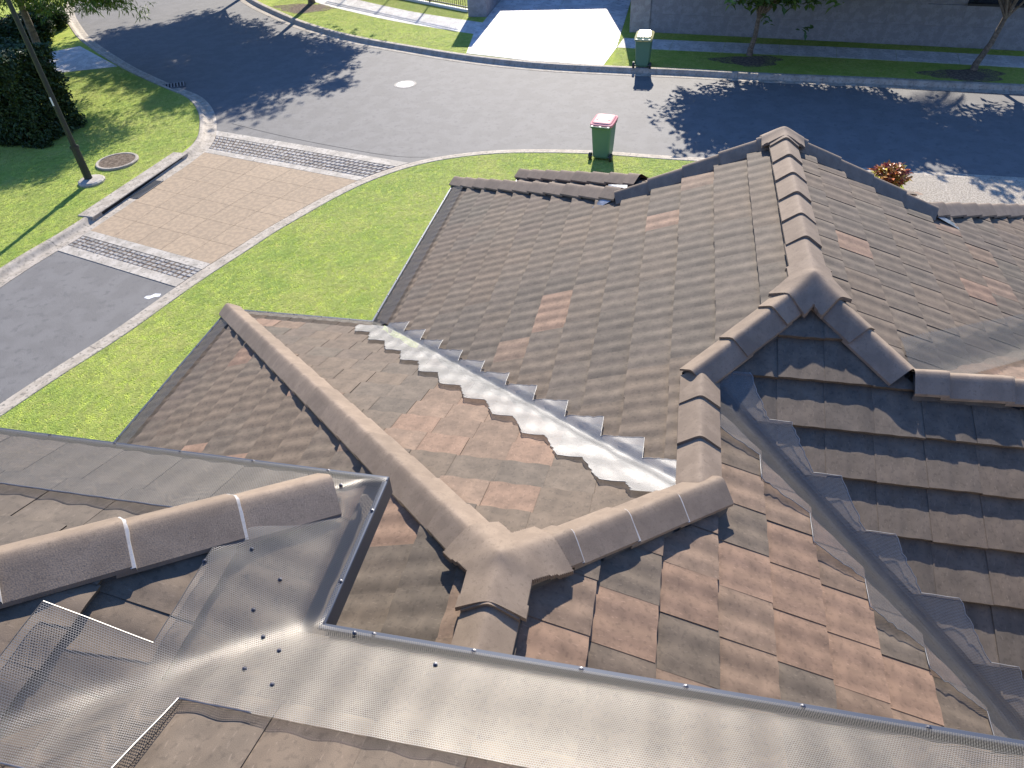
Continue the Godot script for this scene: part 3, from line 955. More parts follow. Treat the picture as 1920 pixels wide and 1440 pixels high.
	# lap screws on the valley mesh
	for s in [[1.66, -4.98], [1.85, -5.03], [1.98, -5.10], [1.74, -5.14], [1.95, -5.24], [2.02, -5.32], [2.10, -5.36], [2.04, -5.46], [2.16, -5.50], [2.02, -4.62], [1.93, -4.70], [2.30, -5.22], [2.62, -5.30]]:
		part("screw", screw_mesh, upper_roof, Transform3D(Basis.IDENTITY.scaled(Vector3.ONE * 0.85), V(s[0], s[1], uh.call(Vector2(s[0], s[1])) + 0.088)))
	# ---- eaves
	eave(Vector2(0, -0.02), Vector2(0, AFE), 0, Vector2(1, 0), lower_roof, 0.0, 0.0)
	eave(Vector2(RP, -5.6), Vector2(RP, 0), 0, Vector2(1, 0), lower_roof)
	eave(Vector2(RP, 0), Vector2(0.0, 0), 0, Vector2(0, -1), lower_roof, 0.025, 0.0)
	eave(Vector2(PX.x, AFE), Vector2(PX.x, PX.y), 0, Vector2(1, 0), lower_roof)
	eave(Vector2(RMR, AFE), Vector2(RMR, AX), 0, Vector2(-1, 0), lower_roof)
	eave(Vector2(-1.2, AU1), Vector2(RU, AU1), HU, Vector2(0, -1), upper_roof)
	eave(Vector2(RU, AU1), Vector2(RU, AU2), HU, Vector2(-1, 0), upper_roof, 0.025, 0.0)
	eave(Vector2(RU, AU2), Vector2(7.4, AU2), HU, Vector2(0, -1), upper_roof, -0.02, 0.0)
	# ---- lead flashings at the far hips
	var lf := MB.new()
	lf.quad(V(RK - 0.22, AF + 0.16, T * RK - 0.02), V(RK + 0.05, AF + 0.03, T * RK + 0.10), V(RK - 0.30, AF - 0.08, T * RK - 0.09), V(RK - 0.36, AF + 0.0, T * RK - 0.12), Vector3.UP)
	lf.quad(V(RK - 0.22, AF + 0.34, T * RK - 0.0), V(RK + 0.0, AF + 0.22, T * RK + 0.06), V(RK + 0.0, AF + 0.12, T * RK + 0.07), V(RK - 0.2, AF + 0.2, T * RK + 0.0), Vector3.UP)
	part("lead_flashing", lf.mesh(M.lead), lower_roof)
	var lg := MB.new()
	lg.quad(V(RMR - RK + 0.10, AF + 0.06, T * RK + 0.02), V(RMR - RK + 0.34, AF + 0.0, T * RK - 0.09), V(RMR - RK + 0.36, AF - 0.10, T * RK - 0.10), V(RMR - RK + 0.12, AF - 0.06, T * RK + 0.01), Vector3.UP)
	part("lead_flashing", lg.mesh(M.lead), lower_roof)
	# ---- walls below
	var wl := MB.new()
	wl.prism(pv([[RP + 0.55, -0.55], [0.55, -0.55], [0.55, AFE - 0.55], [RMR - 0.5, AFE - 0.55], [RMR - 0.5, -8], [RP + 0.55, -8]]), 0.0, GROUND - 0.2)
	part("wall", wl.mesh(M.brick), house, inv)
	var wu := MB.new()
	wu.prism(pv([[-4, AU1 - 0.5], [RU - 0.5, AU1 - 0.5], [RU - 0.5, AU2 - 0.5], [9, AU2 - 0.5], [9, -9], [-4, -9]]), GROUND - 0.2, GROUND + HU - 0.12)
	part("wall", wu.mesh(M.fascia), house, inv)

func tone_of(kx: int, ks: int, pl: Plane2, cen: Vector2) -> int:
	var p := pl.o + pl.x * cen.x + pl.s * cen.y * pl.cs
	var key := "%.1f_%.1f" % [pl.s.x, pl.s.y]
	var f := rng.randf()
	var red := 0.02
	var nz := noise.get_noise_2d(p.x * 9.0 + pl.s.x * 40.0, p.y * 9.0 + pl.s.y * 70.0)
	if pl.h0 > 1.0: red = 0.04
	elif pl.s.y < -0.5 and pl.o.y > -0.1 and pl.o.y < 0.1:            # sunny hip plane: patches of pinkish replacement tiles
		red = 0.9 if (p.x > 1.45 and p.x < 2.75 and p.y < -2.0 and p.y > -3.45) else 0.06
	elif pl.s.x < -0.5 and absf(pl.o.x - RT) < 0.01:
		red = 0.55 + nz
	elif pl.s.y < -0.5: red = 0.7
	elif pl.s.x < -0.5: red = 0.12 if p.x > 5.8 else 0.03
	elif pl.o.x < -1.0: red = 0.05 if p.y > -3.0 else 0.35
	elif pl.s.x > 0.5: red = 0.6 if (p.x > 1.9 and p.x < 2.5 and p.y < -0.6 and p.y > -1.5) else 0.015
	var b := 0
	if f < red: b = 4 if rng.randf() < 0.6 else 5
	else: b = [2, 0, 1, 3][clampi(int(1.6 + nz * 3.2 + rng.randf_range(-0.9, 0.9)), 0, 3)]
	return b * 3 + rng.randi() % 3

func _ready() -> void:
	rng.seed = 20240
	noise.seed = 4; noise.frequency = 0.05; noise.fractal_octaves = 3
	# ---- camera
	var cam := Camera3D.new()
	cam.name = "camera"
	cam.transform = Transform3D(Basis(Vector3(0.97885, -0.04501, -0.19956), Vector3(-0.09661, 0.75816, -0.64487), Vector3(0.18033, 0.65051, 0.73778)).orthonormalized(), cam_pos)
	cam.fov = 55.87
	cam.near = 0.05
	cam.far = 900.0
	add_child(cam)
	cam.current = true
	# ---- sky
	var env := Environment.new()
	env.background_mode = Environment.BG_SKY
	var sky := Sky.new()
	var sm := ProceduralSkyMaterial.new()
	sm.sky_top_color = Color(0.30, 0.46, 0.72)
	sm.sky_horizon_color = Color(0.74, 0.80, 0.87)
	sm.sky_curve = 0.12
	sm.ground_bottom_color = Color(0.25, 0.24, 0.2)
	sm.ground_horizon_color = Color(0.6, 0.65, 0.7)
	sm.energy_multiplier = 1.0
	sky.sky_material = sm
	env.sky = sky
	env.tonemap_mode = Environment.TONE_MAPPER_LINEAR
	env.tonemap_exposure = 1.84
	env.sdfgi_enabled = true
	env.ssao_enabled = true
	env.ssil_enabled = true
	var we := WorldEnvironment.new()
	we.name = "environment"
	we.environment = env
	add_child(we)
	# ---- sun: ahead of the viewer and a little left
	var sun := DirectionalLight3D.new()
	sun.name = "sun"
	var el := deg_to_rad(34.0)
	var to_sun := Vector3(-0.09 * cos(el), sin(el), -0.996 * cos(el)).normalized()
	sun.transform = Transform3D(Basis.looking_at(-to_sun, Vector3.UP), Vector3(0, 20, 0))
	sun.light_energy = 1.6
	sun.light_color = Color(1.0, 0.965, 0.915)
	sun.light_angular_distance = 0.53
	sun.shadow_enabled = true
	add_child(sun)
	make_materials()
	build_house()
	build_ground()
	build_street()
	build_plants()

# ---------------------------------------------------------------- ground
func smooth_line(pts: Array, step := 0.25) -> PackedVector2Array:
	var c := Curve2D.new()
	for k in pts.size():
		var p := Vector2(pts[k][0], pts[k][1])
		var a := Vector2(pts[maxi(k - 1, 0)][0], pts[maxi(k - 1, 0)][1])
		var b := Vector2(pts[mini(k + 1, pts.size() - 1)][0], pts[mini(k + 1, pts.size() - 1)][1])
		var t := (b - a).normalized()
		var la := p.distance_to(a) / 3.0; var lb := p.distance_to(b) / 3.0
		c.add_point(p, -t * la, t * lb)
	c.bake_interval = 0.05
	var L := c.get_baked_length()
	var n := int(L / step)
	var out := PackedVector2Array()
	for k in n + 1: out.append(c.sample_baked(L * k / n, true))
	# soften small kinks
	for it in 3:
		var q := out.duplicate()
		for k in range(1, out.size() - 1): q[k] = (out[k - 1] + out[k] * 2.0 + out[k + 1]) * 0.25
		out = q
	return out

func offset_line(l: PackedVector2Array, d: float) -> PackedVector2Array:
	var out := PackedVector2Array()
	for k in l.size():
		var t := (l[mini(k + 1, l.size() - 1)] - l[maxi(k - 1, 0)]).normalized()
		out.append(l[k] + Vector2(-t.y, t.x) * d)
	return out

# a kerb swept along a plan line; prof: (offset to the left of travel, height); sections with open joints
func kerb_along(label: String, line: PackedVector2Array, prof: Array, side: float) -> void:
	var root := Node3D.new()
	root.name = numbered("kerb")
	add_child(root)
	root.set_meta("kind", "structure"); root.set_meta("label", label)
	var per := 10
	var k := 0
	while k < line.size() - 1:
		var e := mini(k + per, line.size() - 1)
		var rows := []; var uvs := []
		for j in range(k, e + 1):
			var t := (line[mini(j + 1, line.size() - 1)] - line[maxi(j - 1, 0)]).normalized()
			var nn := Vector2(-t.y, t.x) * side
			var sh := 0.0
			if j == k: sh = 0.004
			if j == e: sh = -0.004
			var row := PackedVector3Array(); var uv := PackedVector2Array()
			for p in prof:
				var q: Vector2 = line[j] + t * sh + nn * p.x
				row.append(G(q.x, q.y, p.y)); uv.append(q)
			rows.append(row); uvs.append(uv)
		var mb := MB.new()
		mb.grid(rows, uvs, Vector3.UP)
		part("kerb_section", mb.mesh(M.kerb), root)
		k = e

const KERB := [Vector2(0, -0.02), Vector2(0.0, 0.006), Vector2(0.10, 0.006), Vector2(0.20, 0.008), Vector2(0.255, 0.022), Vector2(0.30, 0.065), Vector2(0.335, 0.098), Vector2(0.37, 0.108), Vector2(0.43, 0.110), Vector2(0.46, 0.108), Vector2(0.462, 0.05)]
const FARKERB := [Vector2(0, -0.02), Vector2(0.0, 0.006), Vector2(0.14, 0.006), Vector2(0.26, 0.008), Vector2(0.285, 0.03), Vector2(0.315, 0.11), Vector2(0.335, 0.135), Vector2(0.36, 0.145), Vector2(0.48, 0.146), Vector2(0.50, 0.14), Vector2(0.502, 0.05)]

var near_line: PackedVector2Array
var left_line: PackedVector2Array
var far_line: PackedVector2Array
var lawn_poly: PackedVector2Array
var left_poly: PackedVector2Array
var far_poly: PackedVector2Array

func build_ground() -> void:
	var gb := MB.new()
	gb.prism(pv([[-300, -300], [300, -300], [300, 400], [-300, 400]]), -0.1, -0.03, false)
	struct("ground", gb, M.lawn)
	var rd := MB.new()
	rd.prism(pv([[-40, -12], [40, -12], [40, 40], [-40, 40]]), -0.1, 0.0, false)
	struct("road", rd, M.asphalt, "grey asphalt street bending round the corner house")
	var tar := MB.new()
	var tl := smooth_line([[-9.55, 12.75], [-7.6, 12.0], [-5.5, 11.35], [-3.6, 10.9], [-2.9, 11.0]], 0.3)
	for k in tl.size() - 1:
		var w := Vector2(0.006, 0.011)
		tar.quad(G(tl[k].x, tl[k].y, 0.004), G(tl[k + 1].x, tl[k + 1].y, 0.004), G(tl[k + 1].x + w.x, tl[k + 1].y + w.y, 0.004), G(tl[k].x + w.x, tl[k].y + w.y, 0.004), Vector3.UP)
	part("tar_seam", tar.mesh(M.dark), get_node("road"))
	var pm := MB.new()
	pm.prism(pv([[-6.72, 3.86], [-6.60, 3.83], [-6.52, 3.92], [-6.43, 3.95], [-6.45, 4.04], [-6.58, 4.03], [-6.63, 3.95], [-6.71, 3.93]]), 0.0, 0.004, false)
	part("paint_spill", pm.mesh(M.white), get_node("road"))
	near_line = smooth_line([[-8.7, -5.0], [-8.0, -2.0], [-7.32, 0.59], [-7.04, 1.57], [-6.69, 2.6], [-6.34, 4.08], [-6.03, 5.2], [-5.82, 5.82], [-5.6, 6.6], [-5.29, 7.39], [-4.78, 8.6], [-4.23, 9.57], [-3.48, 10.45], [-2.65, 11.05], [-1.57, 11.5], [-0.65, 11.7], [1.22, 11.82], [3.04, 11.68], [5.5, 11.55], [8.19, 11.39], [10.25, 11.28], [14.0, 11.05]])
	left_line = smooth_line([[-10.6, -2.0], [-10.25, 1.0], [-10.02, 3.78], [-9.9, 4.9], [-9.74, 5.6], [-9.65, 6.24], [-9.45, 8.4], [-9.25, 10.66], [-9.45, 11.6], [-9.9, 12.5], [-10.44, 13.4], [-11.08, 14.2], [-11.84, 14.93], [-13.21, 15.75], [-16.09, 17.66], [-19.63, 20.45], [-21.16, 21.89], [-24.0, 25.0], [-26, 28]])
	far_line = smooth_line([[-22.0, 33.0], [-18.5, 29.0], [-16.02, 26.24], [-14.02, 24.4], [-12.06, 22.75], [-9.36, 20.98], [-6.4, 19.66], [-3.87, 18.68], [-1.29, 18.03], [1.64, 17.72], [3.42, 17.6], [6.08, 17.3], [8.84, 17.12], [10.94, 16.92], [12.87, 16.75], [18.0, 16.3]])
	kerb_along("pale concrete kerb along the front lawn", near_line, KERB, -1.0)
	kerb_along("pale concrete kerb round the grassy corner on the left", left_line, KERB, 1.0)
	kerb_along("concrete kerb and gutter on the far side of the street", far_line, FARKERB, 1.0)
	# lawns: raised sheets behind the kerbs
	lawn_poly = offset_line(near_line, -0.458)
	lawn_poly.append_array(pv([[14.0, 3.0], [RMR - 0.4, 3.0], [RMR - 0.4, -9.0], [-9.0, -9.0]]))
	var lm := MB.new()
	lm.prism(lawn_poly, 0.0, 0.10, false)
	struct("front_lawn", lm, M.lawn, "sunny front lawn between the house and the kerb")
	left_poly = offset_line(left_line, 0.458)
	left_poly.append_array(pv([[-45, 30], [-45, -4]]))
	var l2 := MB.new()
	l2.prism(left_poly, 0.0, 0.10, false)
	struct("corner_lawn", l2, M.lawn, "grassy corner round the lamp post on the left")
	far_poly = offset_line(far_line, 0.498)
	far_poly.append_array(pv([[40, 16], [40, 70], [-40, 70]]))
	var l3 := MB.new()
	l3.prism(far_poly, 0.0, 0.128, false)
	struct("far_verge", l3, M.lawn, "green verge along the far side of the street")
	# far footpaths and the bright driveway
	strip("footpath", [[-13.5, 27.0], [-12.22, 25.9], [-9.73, 24.3], [-8.04, 23.32], [-4.98, 21.92], [-4.22, 21.62]], 1.42, 0.136, M.path, "pale concrete footpath behind the far verge on the left")
	strip("footpath", [[1.12, 20.22], [3.36, 19.95], [8.92, 19.35], [13.44, 18.7], [18.0, 18.0]], 1.15, 0.136, M.path, "shaded concrete footpath along the grey house wall")
	var drv := Node3D.new()
	drv.name = "driveway"
	add_child(drv); drv.set_meta("kind", "structure"); drv.set_meta("label", "bright concrete driveway opposite, glaring in the sun")
	var D := [[-4.02, 19.32], [-1.62, 18.62], [0.87, 18.26], [1.12, 20.2], [1.12, 29.5], [-1.7, 29.5], [-4.4, 29.5], [-4.33, 21.6]]
	for half in [[D[0], D[1], D[5], D[6], D[7]], [D[1], D[2], D[3], D[4], D[5]]]:
		var hm := MB.new()
		var hp := pv(half)
		var sh := Geometry2D.offset_polygon(hp, -0.008)
		hm.prism(sh[0], 0.05, 0.142)
		part("concrete_slab", hm.mesh(M.drive), drv)
	# left path across the corner lawn
	var lp := MB.new()
	lp.prism(pv([[-16.45, 17.3], [-19.7, 15.9], [-27, 13.2], [-28, 15.2], [-21.31, 17.81], [-19.7, 19.6]]), 0.05, 0.112)
	struct("footpath", lp, M.path, "grey path crossing the grass at the left edge")
	# exposed aggregate drive right of the house
	var ag := MB.new()
	ag.prism(pv([[8.45, 10.95], [14.0, 10.6], [14.0, 3.1], [8.55, 3.1]]), 0.05, 0.112)
	struct("aggregate_drive", ag, M.agg, "pebbly pale driveway right of the house")
	# mulch rings
	for q in [[-12.6, 25.3, 1.2, "bare soil round the trunk base at the top of the picture"], [5.45, 19.0, 0.85, "bare soil under the tree by the grey wall"], [11.6, 18.0, 0.9, "bare soil under the tree at the right edge"]]:
		var mm := MB.new()
		var ring := PackedVector2Array()
		for k in 26:
			var an := TAU * k / 26
			var rr: float = q[2] * (1.0 + 0.18 * sin(an * 3.0 + q[0]) + 0.09 * sin(an * 7.0))
			ring.append(Vector2(q[0] + cos(an) * rr * 1.25, q[1] + sin(an) * rr * 0.62))
		mm.prism(ring, 0.1, 0.134)
		struct("soil_patch", mm, M.soil, q[3])
	build_threshold()

func strip(called: String, pts: Array, width: float, y: float, m: Material, label: String) -> void:
	var l := smooth_line(pts, 0.35)
	var root := Node3D.new()
	root.name = numbered(called)
	add_child(root); root.set_meta("kind", "structure"); root.set_meta("label", label)
	var o := offset_line(l, width)
	var per := 5
	var k := 0
	while k < l.size() - 1:
		var e := mini(k + per, l.size() - 1)
		var poly := PackedVector2Array()
		for j in range(k, e + 1): poly.append(l[j])
		for j in range(e, k - 1, -1): poly.append(o[j])
		var sh := Geometry2D.offset_polygon(poly, -0.005)
		var mb := MB.new()
		mb.prism(sh[0] if sh.size() else poly, y - 0.08, y)
		part("path_slab", mb.mesh(m), root)
		k = e

# the coloured threshold across the side street: tan panels, cobbled strips, concrete bands
func build_threshold() -> void:
	var root := Node3D.new()
	root.name = "street_threshold"
	add_child(root); root.set_meta("kind", "structure"); root.set_meta("label", "tan paved threshold with cobbled strips across the side street")
	var near_off := near_line
	# a quad patch frame: left edge L0->L1, right edge Rk following the kerb
	var lft := func(v: float) -> Vector2: return left_at(v)
	var rgt := func(v: float) -> Vector2: return right_at(v)
	# v runs from the near band (0) to the far band (1)
	var bands := [[-0.165, -0.095, "band"], [-0.095, -0.03, "cobble"], [-0.03, 0.0, "band"], [0.0, 1.0, "panel"], [1.0, 1.03, "band"], [1.03, 1.215, "cobble"], [1.215, 1.29, "band"]]
	bands = [[-0.215, -0.155, "band"], [-0.155, -0.055, "cobble"], [-0.055, 0.0, "band"], [0.0, 1.0, "panel"], [1.0, 1.055, "band"], [1.055, 1.235, "cobble"], [1.235, 1.305, "band"]]
	for b in bands:
		var kind: String = b[2]
		var nv := 1; var nu := 1
		if kind == "panel": nv = 6; nu = 5
		elif kind == "cobble":
			nv = 5 if b[0] > 0.5 else 4; nu = 40 if b[0] > 0.5 else 25
		elif kind == "band": nu = 3
		for iv in nv:
			var v0 := lerpf(b[0], b[1], float(iv) / nv); var v1 := lerpf(b[0], b[1], float(iv + 1) / nv)
			for iu in nu:
				var gap := 0.0035
				var u0 := float(iu) / nu; var u1 := float(iu + 1) / nu
				var A: Vector2 = lft.call(v0).lerp(rgt.call(v0), u0); var B: Vector2 = lft.call(v0).lerp(rgt.call(v0), u1)
				var Cc: Vector2 = lft.call(v1).lerp(rgt.call(v1), u1); var Dd: Vector2 = lft.call(v1).lerp(rgt.call(v1), u0)
				if kind == "cobble":
					var cen := (A + B + Cc + Dd) * 0.25
					var mb := MB.new()
					var top := PackedVector3Array(); var mid := PackedVector3Array(); var bot := PackedVector3Array()
					var y := 0.014 + rng.randf_range(-0.004, 0.004)
					for q in [A, B, Cc, Dd]:
						var jq: Vector2 = q + Vector2(rng.randf_range(-0.01, 0.01), rng.randf_range(-0.01, 0.01))
						bot.append(G(cen.x + (jq.x - cen.x) * 0.86, cen.y + (jq.y - cen.y) * 0.86, -0.02))
						mid.append(G(cen.x + (jq.x - cen.x) * 0.84, cen.y + (jq.y - cen.y) * 0.84, y - 0.012))
						top.append(G(cen.x + (jq.x - cen.x) * 0.62, cen.y + (jq.y - cen.y) * 0.62, y))
					var C3 := G(cen.x, cen.y, -0.02)
					for e in 4:
						var f := (e + 1) % 4
						mb.quad(bot[e], bot[f], mid[f], mid[e], mid[e] + mid[f] - C3 * 2.0)
						mb.quad(mid[e], mid[f], top[f], top[e], mid[e] + mid[f] - C3 * 2.0 + Vector3.UP * 0.1)
					mb.quad(top[0], top[1], top[2], top[3], Vector3.UP)
					part("cobble", mb.mesh(M.cobble[rng.randi() % 4]), root)
				else:
					var poly := PackedVector2Array([A, B, Cc, Dd])
					var sh := Geometry2D.offset_polygon(poly, -gap)
					if sh.is_empty(): continue
					var mb := MB.new()
					mb.prism(sh[0], -0.02, 0.010 if kind == "panel" else 0.013)
					part("concrete_panel" if kind == "panel" else "concrete_band", mb.mesh(M.tan[rng.randi() % 3] if kind == "panel" else M.concrete), root)
			if kind == "cobble" and iv == 0:
				var mo := MB.new()
				var P4 := [lft.call(b[0]), rgt.call(b[0]), rgt.call(b[1]), lft.call(b[1])]
				mo.quad(G(P4[0].x, P4[0].y, 0.0045), G(P4[1].x, P4[1].y, 0.0045), G(P4[2].x, P4[2].y, 0.0045), G(P4[3].x, P4[3].y, 0.0045), Vector3.UP)
				part("joint_mortar", mo.mesh(M.soil), root)
			if kind == "panel" and iv == 0:
				var mo := MB.new()
				for jv in 10:
					var w0 := jv / 10.0; var w1 := (jv + 1) / 10.0
					var a0: Vector2 = lft.call(w0); var b0: Vector2 = rgt.call(w0); var a1: Vector2 = lft.call(w1); var b1: Vector2 = rgt.call(w1)
					mo.quad(G(a0.x, a0.y, 0.0045), G(b0.x, b0.y, 0.0045), G(b1.x, b1.y, 0.0045), G(a1.x, a1.y, 0.0045), Vector3.UP)
				part("joint_mortar", mo.mesh(M.bark), root)

func on_line(l: PackedVector2Array, from: Vector2, to: Vector2, fallback: Vector2) -> Vector2:
	for k in l.size() - 1:
		var x = Geometry2D.segment_intersects_segment(from, to, l[k], l[k + 1])
		if x != null: return x
	return fallback

func left_at(v: float) -> Vector2:
	var c := Vector2(-9.65, 6.24).lerp(Vector2(-9.18, 10.66), v)
	var dirn := Vector2(-6.03, 5.24).lerp(Vector2(-4.28, 9.41), v) - c
	return on_line(left_line, c - dirn * 0.4, c + dirn * 0.4, c) + dirn.normalized() * 0.004

func right_at(v: float) -> Vector2:
	var c := Vector2(-6.03, 5.24).lerp(Vector2(-4.28, 9.41), v)
	var o := Vector2(-9.65, 6.24).lerp(Vector2(-9.18, 10.66), v)
	var dirn := c - o
	return on_line(near_line, o + dirn * 0.6, c + dirn * 0.6, c) - dirn.normalized() * 0.004

# ---------------------------------------------------------------- street furniture and buildings
func bin(called: String, at: Vector3, turn: float, lid: Material, label: String, tilt := 0.05) -> void:
	var t := thing(called, at, label, "bin", "wheelie bins put out by the kerb")
	t.rotation.y = turn
	# body: tapered, back (wheels and handle) towards +z
	var mb := MB.new()
	var rings := []
	for e in [[0.05, 0.195, 0.215], [0.10, 0.21, 0.24], [0.82, 0.252, 0.285], [0.84, 0.272, 0.315], [0.895, 0.275, 0.32]]:
		var row := PackedVector3Array(); var uv := PackedVector2Array()
		for j in 33:
			var an := TAU * j / 32
			var cx := signf(cos(an)) * pow(absf(cos(an)), 0.25); var cz := signf(sin(an)) * pow(absf(sin(an)), 0.25)
			row.append(Vector3(cx * e[1], e[0], cz * e[2])); uv.append(Vector2(an, e[0]))
		rings.append(row)
	for k in rings.size() - 1:
		for j in 32:
			var out: Vector3 = (rings[k][j] + rings[k][j + 1]) * Vector3(1, 0, 1)
			mb.quad(rings[k][j], rings[k][j + 1], rings[k + 1][j + 1], rings[k + 1][j], out)
	for j in 32: mb.tri(rings[0][j], rings[0][j + 1], Vector3(0, 0.05, 0), Vector3.DOWN)
	part("body", mb.mesh(M.bin), t)
	var lb := MB.new()
	var lr := []
	for e in [[0.885, 1.02], [0.925, 1.03], [0.935, 1.0], [0.945, 0.90], [0.962, 0.82], [0.97, 0.70]]:
		var row := PackedVector3Array()
		for j in 33:
			var an := TAU * j / 32
			var cx := signf(cos(an)) * pow(absf(cos(an)), 0.3); var cz := signf(sin(an)) * pow(absf(sin(an)), 0.3)
			row.append(Vector3(cx * 0.278 * e[1], e[0] - (cz * 0.33 + 0.33) * tilt * e[1] + 0.33 * tilt, cz * 0.33 * e[1] - 0.01))
		lr.append(row)
	for k in lr.size() - 1:
		for j in 32: lb.quad(lr[k][j], lr[k][j + 1], lr[k + 1][j + 1], lr[k + 1][j], (lr[k][j] - Vector3(0, 0.8, 0)))
	for j in 32: lb.tri(lr[5][j], lr[5][j + 1], Vector3(0, 0.976, -0.01), Vector3.UP)
	for s in [-1.0, 1.0]: lb.slab(Vector3(s * 0.15 - 0.03, 0.93, -0.2), Vector3(s * 0.15 + 0.03, 0.980, 0.10), 0.01)
	part("lid", lb.mesh(lid), t)
	var hb := MB.new()
	hb.tube([Vector3(-0.24, 0.89, 0.385), Vector3(0.24, 0.89, 0.385)], [0.016, 0.016], 10)
	for s in [-0.2, 0.0, 0.2]: hb.box(Vector3(s - 0.025, 0.86, 0.30), Vector3(s + 0.025, 0.905, 0.385))
	part("handle", hb.mesh(M.bin), t)
	var ax := MB.new()
	ax.tube([Vector3(-0.27, 0.10, 0.22), Vector3(0.27, 0.10, 0.22)], [0.012, 0.012], 8)
	part("axle", ax.mesh(M.iron), t)
	for s in [-1.0, 1.0]:
		var wb := MB.new()
		wb.tube([Vector3(s * 0.235, 0.10, 0.22), Vector3(s * 0.245, 0.10, 0.22), Vector3(s * 0.285, 0.10, 0.22), Vector3(s * 0.295, 0.10, 0.22)], [0.085, 0.10, 0.10, 0.085], 20)
		var w := part("wheel", wb.mesh(M.bin_dark), t)
		var hub := MB.new()
		hub.tube([Vector3(s * 0.29, 0.10, 0.22), Vector3(s * 0.302, 0.10, 0.22)], [0.045, 0.04], 14)
		part("hub", hub.mesh(M.iron), w)

func build_street() -> void:
	# bins
	bin("wheelie_bin", G(1.60, 11.22, 0.10), deg_to_rad(-10), M.lid_red, "green wheelie bin with a red lid on the near lawn")
	bin("wheelie_bin", G(2.12, 18.28, 0.128), deg_to_rad(-4), M.lid_yellow, "green wheelie bin with a glaring lid beside the bright driveway", 0.15)
	# lamp post
	var lamp := thing("street_lamp", G(-11.19, 8.43, 0.10), "dark green lamp post on the grassy corner", "street lamp")
	var fb := MB.new()
	fb.lathe([Vector2(0.33, -0.02), Vector2(0.33, 0.05), Vector2(0.29, 0.08), Vector2(0.12, 0.10), Vector2(0.0, 0.10)], Vector3(0.06, 0, 0), 14)
	part("footing", fb.mesh(M.concrete), lamp)
	var sb := MB.new()
	sb.tube([Vector3(0, 0.06, 0), Vector3(0, 0.90, 0)], [0.098, 0.090], 20)
	part("base_sleeve", sb.mesh(M.lamp_paint), lamp)
	var cb := MB.new()
	cb.tube([Vector3(0, 0.885, 0), Vector3(0, 0.90, 0), Vector3(0, 0.94, 0), Vector3(0, 0.965, 0)], [0.10, 0.112, 0.106, 0.07], 20)
	part("collar", cb.mesh(M.lamp_paint), lamp)
	var pb := MB.new()
	pb.tube([Vector3(0, 0.9, 0), Vector3(0, 2.5, 0), Vector3(0, 5.2, 0)], [0.066, 0.060, 0.048], 18)
	part("pole", pb.mesh(M.lamp_paint), lamp)
	var pl := MB.new()
	pl.box(Vector3(-0.02, 1.95, 0.058), Vector3(0.02, 2.15, 0.066))
	part("number_plate", pl.mesh(M.white), lamp)
	var hd := MB.new()
	hd.lathe([Vector2(0.05, 5.15), Vector2(0.13, 5.25), Vector2(0.20, 5.55), Vector2(0.24, 5.60), Vector2(0.10, 5.75), Vector2(0.0, 5.8)], Vector3.ZERO, 16)
	part("lamp_head", hd.mesh(M.lamp_paint), lamp)
	# manhole in the grass
	var mh := thing("manhole_cover", G(-11.2, 9.62, 0.09), "round brown concrete manhole cover set in the grass by the lamp post", "manhole cover")
	var rim := MB.new()
	rim.lathe([Vector2(0.54, -0.05), Vector2(0.545, 0.055), Vector2(0.53, 0.07), Vector2(0.47, 0.07), Vector2(0.465, 0.05)], Vector3.ZERO, 36)
	part("frame", rim.mesh(M.kerb), mh)
	var lidm := MB.new()
	lidm.lathe([Vector2(0.462, 0.03), Vector2(0.458, 0.058), Vector2(0.2, 0.062), Vector2(0.0, 0.062)], Vector3.ZERO, 36)
	part("lid", lidm.mesh(M.soil), mh)
	var mr := thing("manhole_cover", G(-5.34, 16.46, 0.0), "pale round manhole cover in the middle of the road", "manhole cover")
	var rr := MB.new()
	rr.lathe([Vector2(0.36, -0.02), Vector2(0.36, 0.006), Vector2(0.31, 0.007), Vector2(0.305, 0.003)], Vector3.ZERO, 30)
	part("frame", rr.mesh(M.concrete), mr)
	var rl := MB.new()
	rl.lathe([Vector2(0.30, -0.01), Vector2(0.298, 0.008), Vector2(0.0, 0.009)], Vector3.ZERO, 30)
	part("lid", rl.mesh(M.drive), mr)
	# kerb inlet with grate
	var inl := thing("kerb_inlet", G(-9.85, 8.4, 0.0), "long concrete kerb inlet with a steel grate beside the tan paving", "storm drain")
	var dirn := (Vector2(-9.35, 10.3) - Vector2(-9.62, 6.9)).normalized()
	var X := Vector3(dirn.x, 0, -dirn.y)
	var tf := Transform3D(Basis(X, Vector3.UP, X.cross(Vector3.UP)), Vector3.ZERO)
	var lin_ := MB.new()
	lin_.slab(Vector3(-1.75, 0.104, -0.28), Vector3(1.95, 0.128, 0.16), 0.012, tf)
	lin_.slab(Vector3(-1.75, -0.02, -0.28), Vector3(-1.45, 0.104, 0.155), 0.005, tf)
	lin_.slab(Vector3(1.7, -0.02, -0.28), Vector3(1.95, 0.104, 0.155), 0.005, tf)
	part("lintel", lin_.mesh(M.kerb), inl)
	var op := MB.new()
	op.box(Vector3(-1.45, 0.0, -0.2), Vector3(1.7, 0.102, 0.135), tf)
	part("opening", op.mesh(M.dark), inl)
	var gf := MB.new()
	for e in [[0.165, 0.185], [0.405, 0.425]]: gf.box(Vector3(-0.5, 0.0, e[0]), Vector3(0.5, 0.026, e[1]), tf)
	for k in 17: gf.box(Vector3(-0.5 + k * 0.06, 0.0, 0.165), Vector3(-0.48 + k * 0.06, 0.024, 0.425), tf)
	part("grate", gf.mesh(M.iron), inl)
	var pit := MB.new()
	pit.box(Vector3(-0.5, 0.002, 0.17), Vector3(0.5, 0.0135, 0.42), tf)
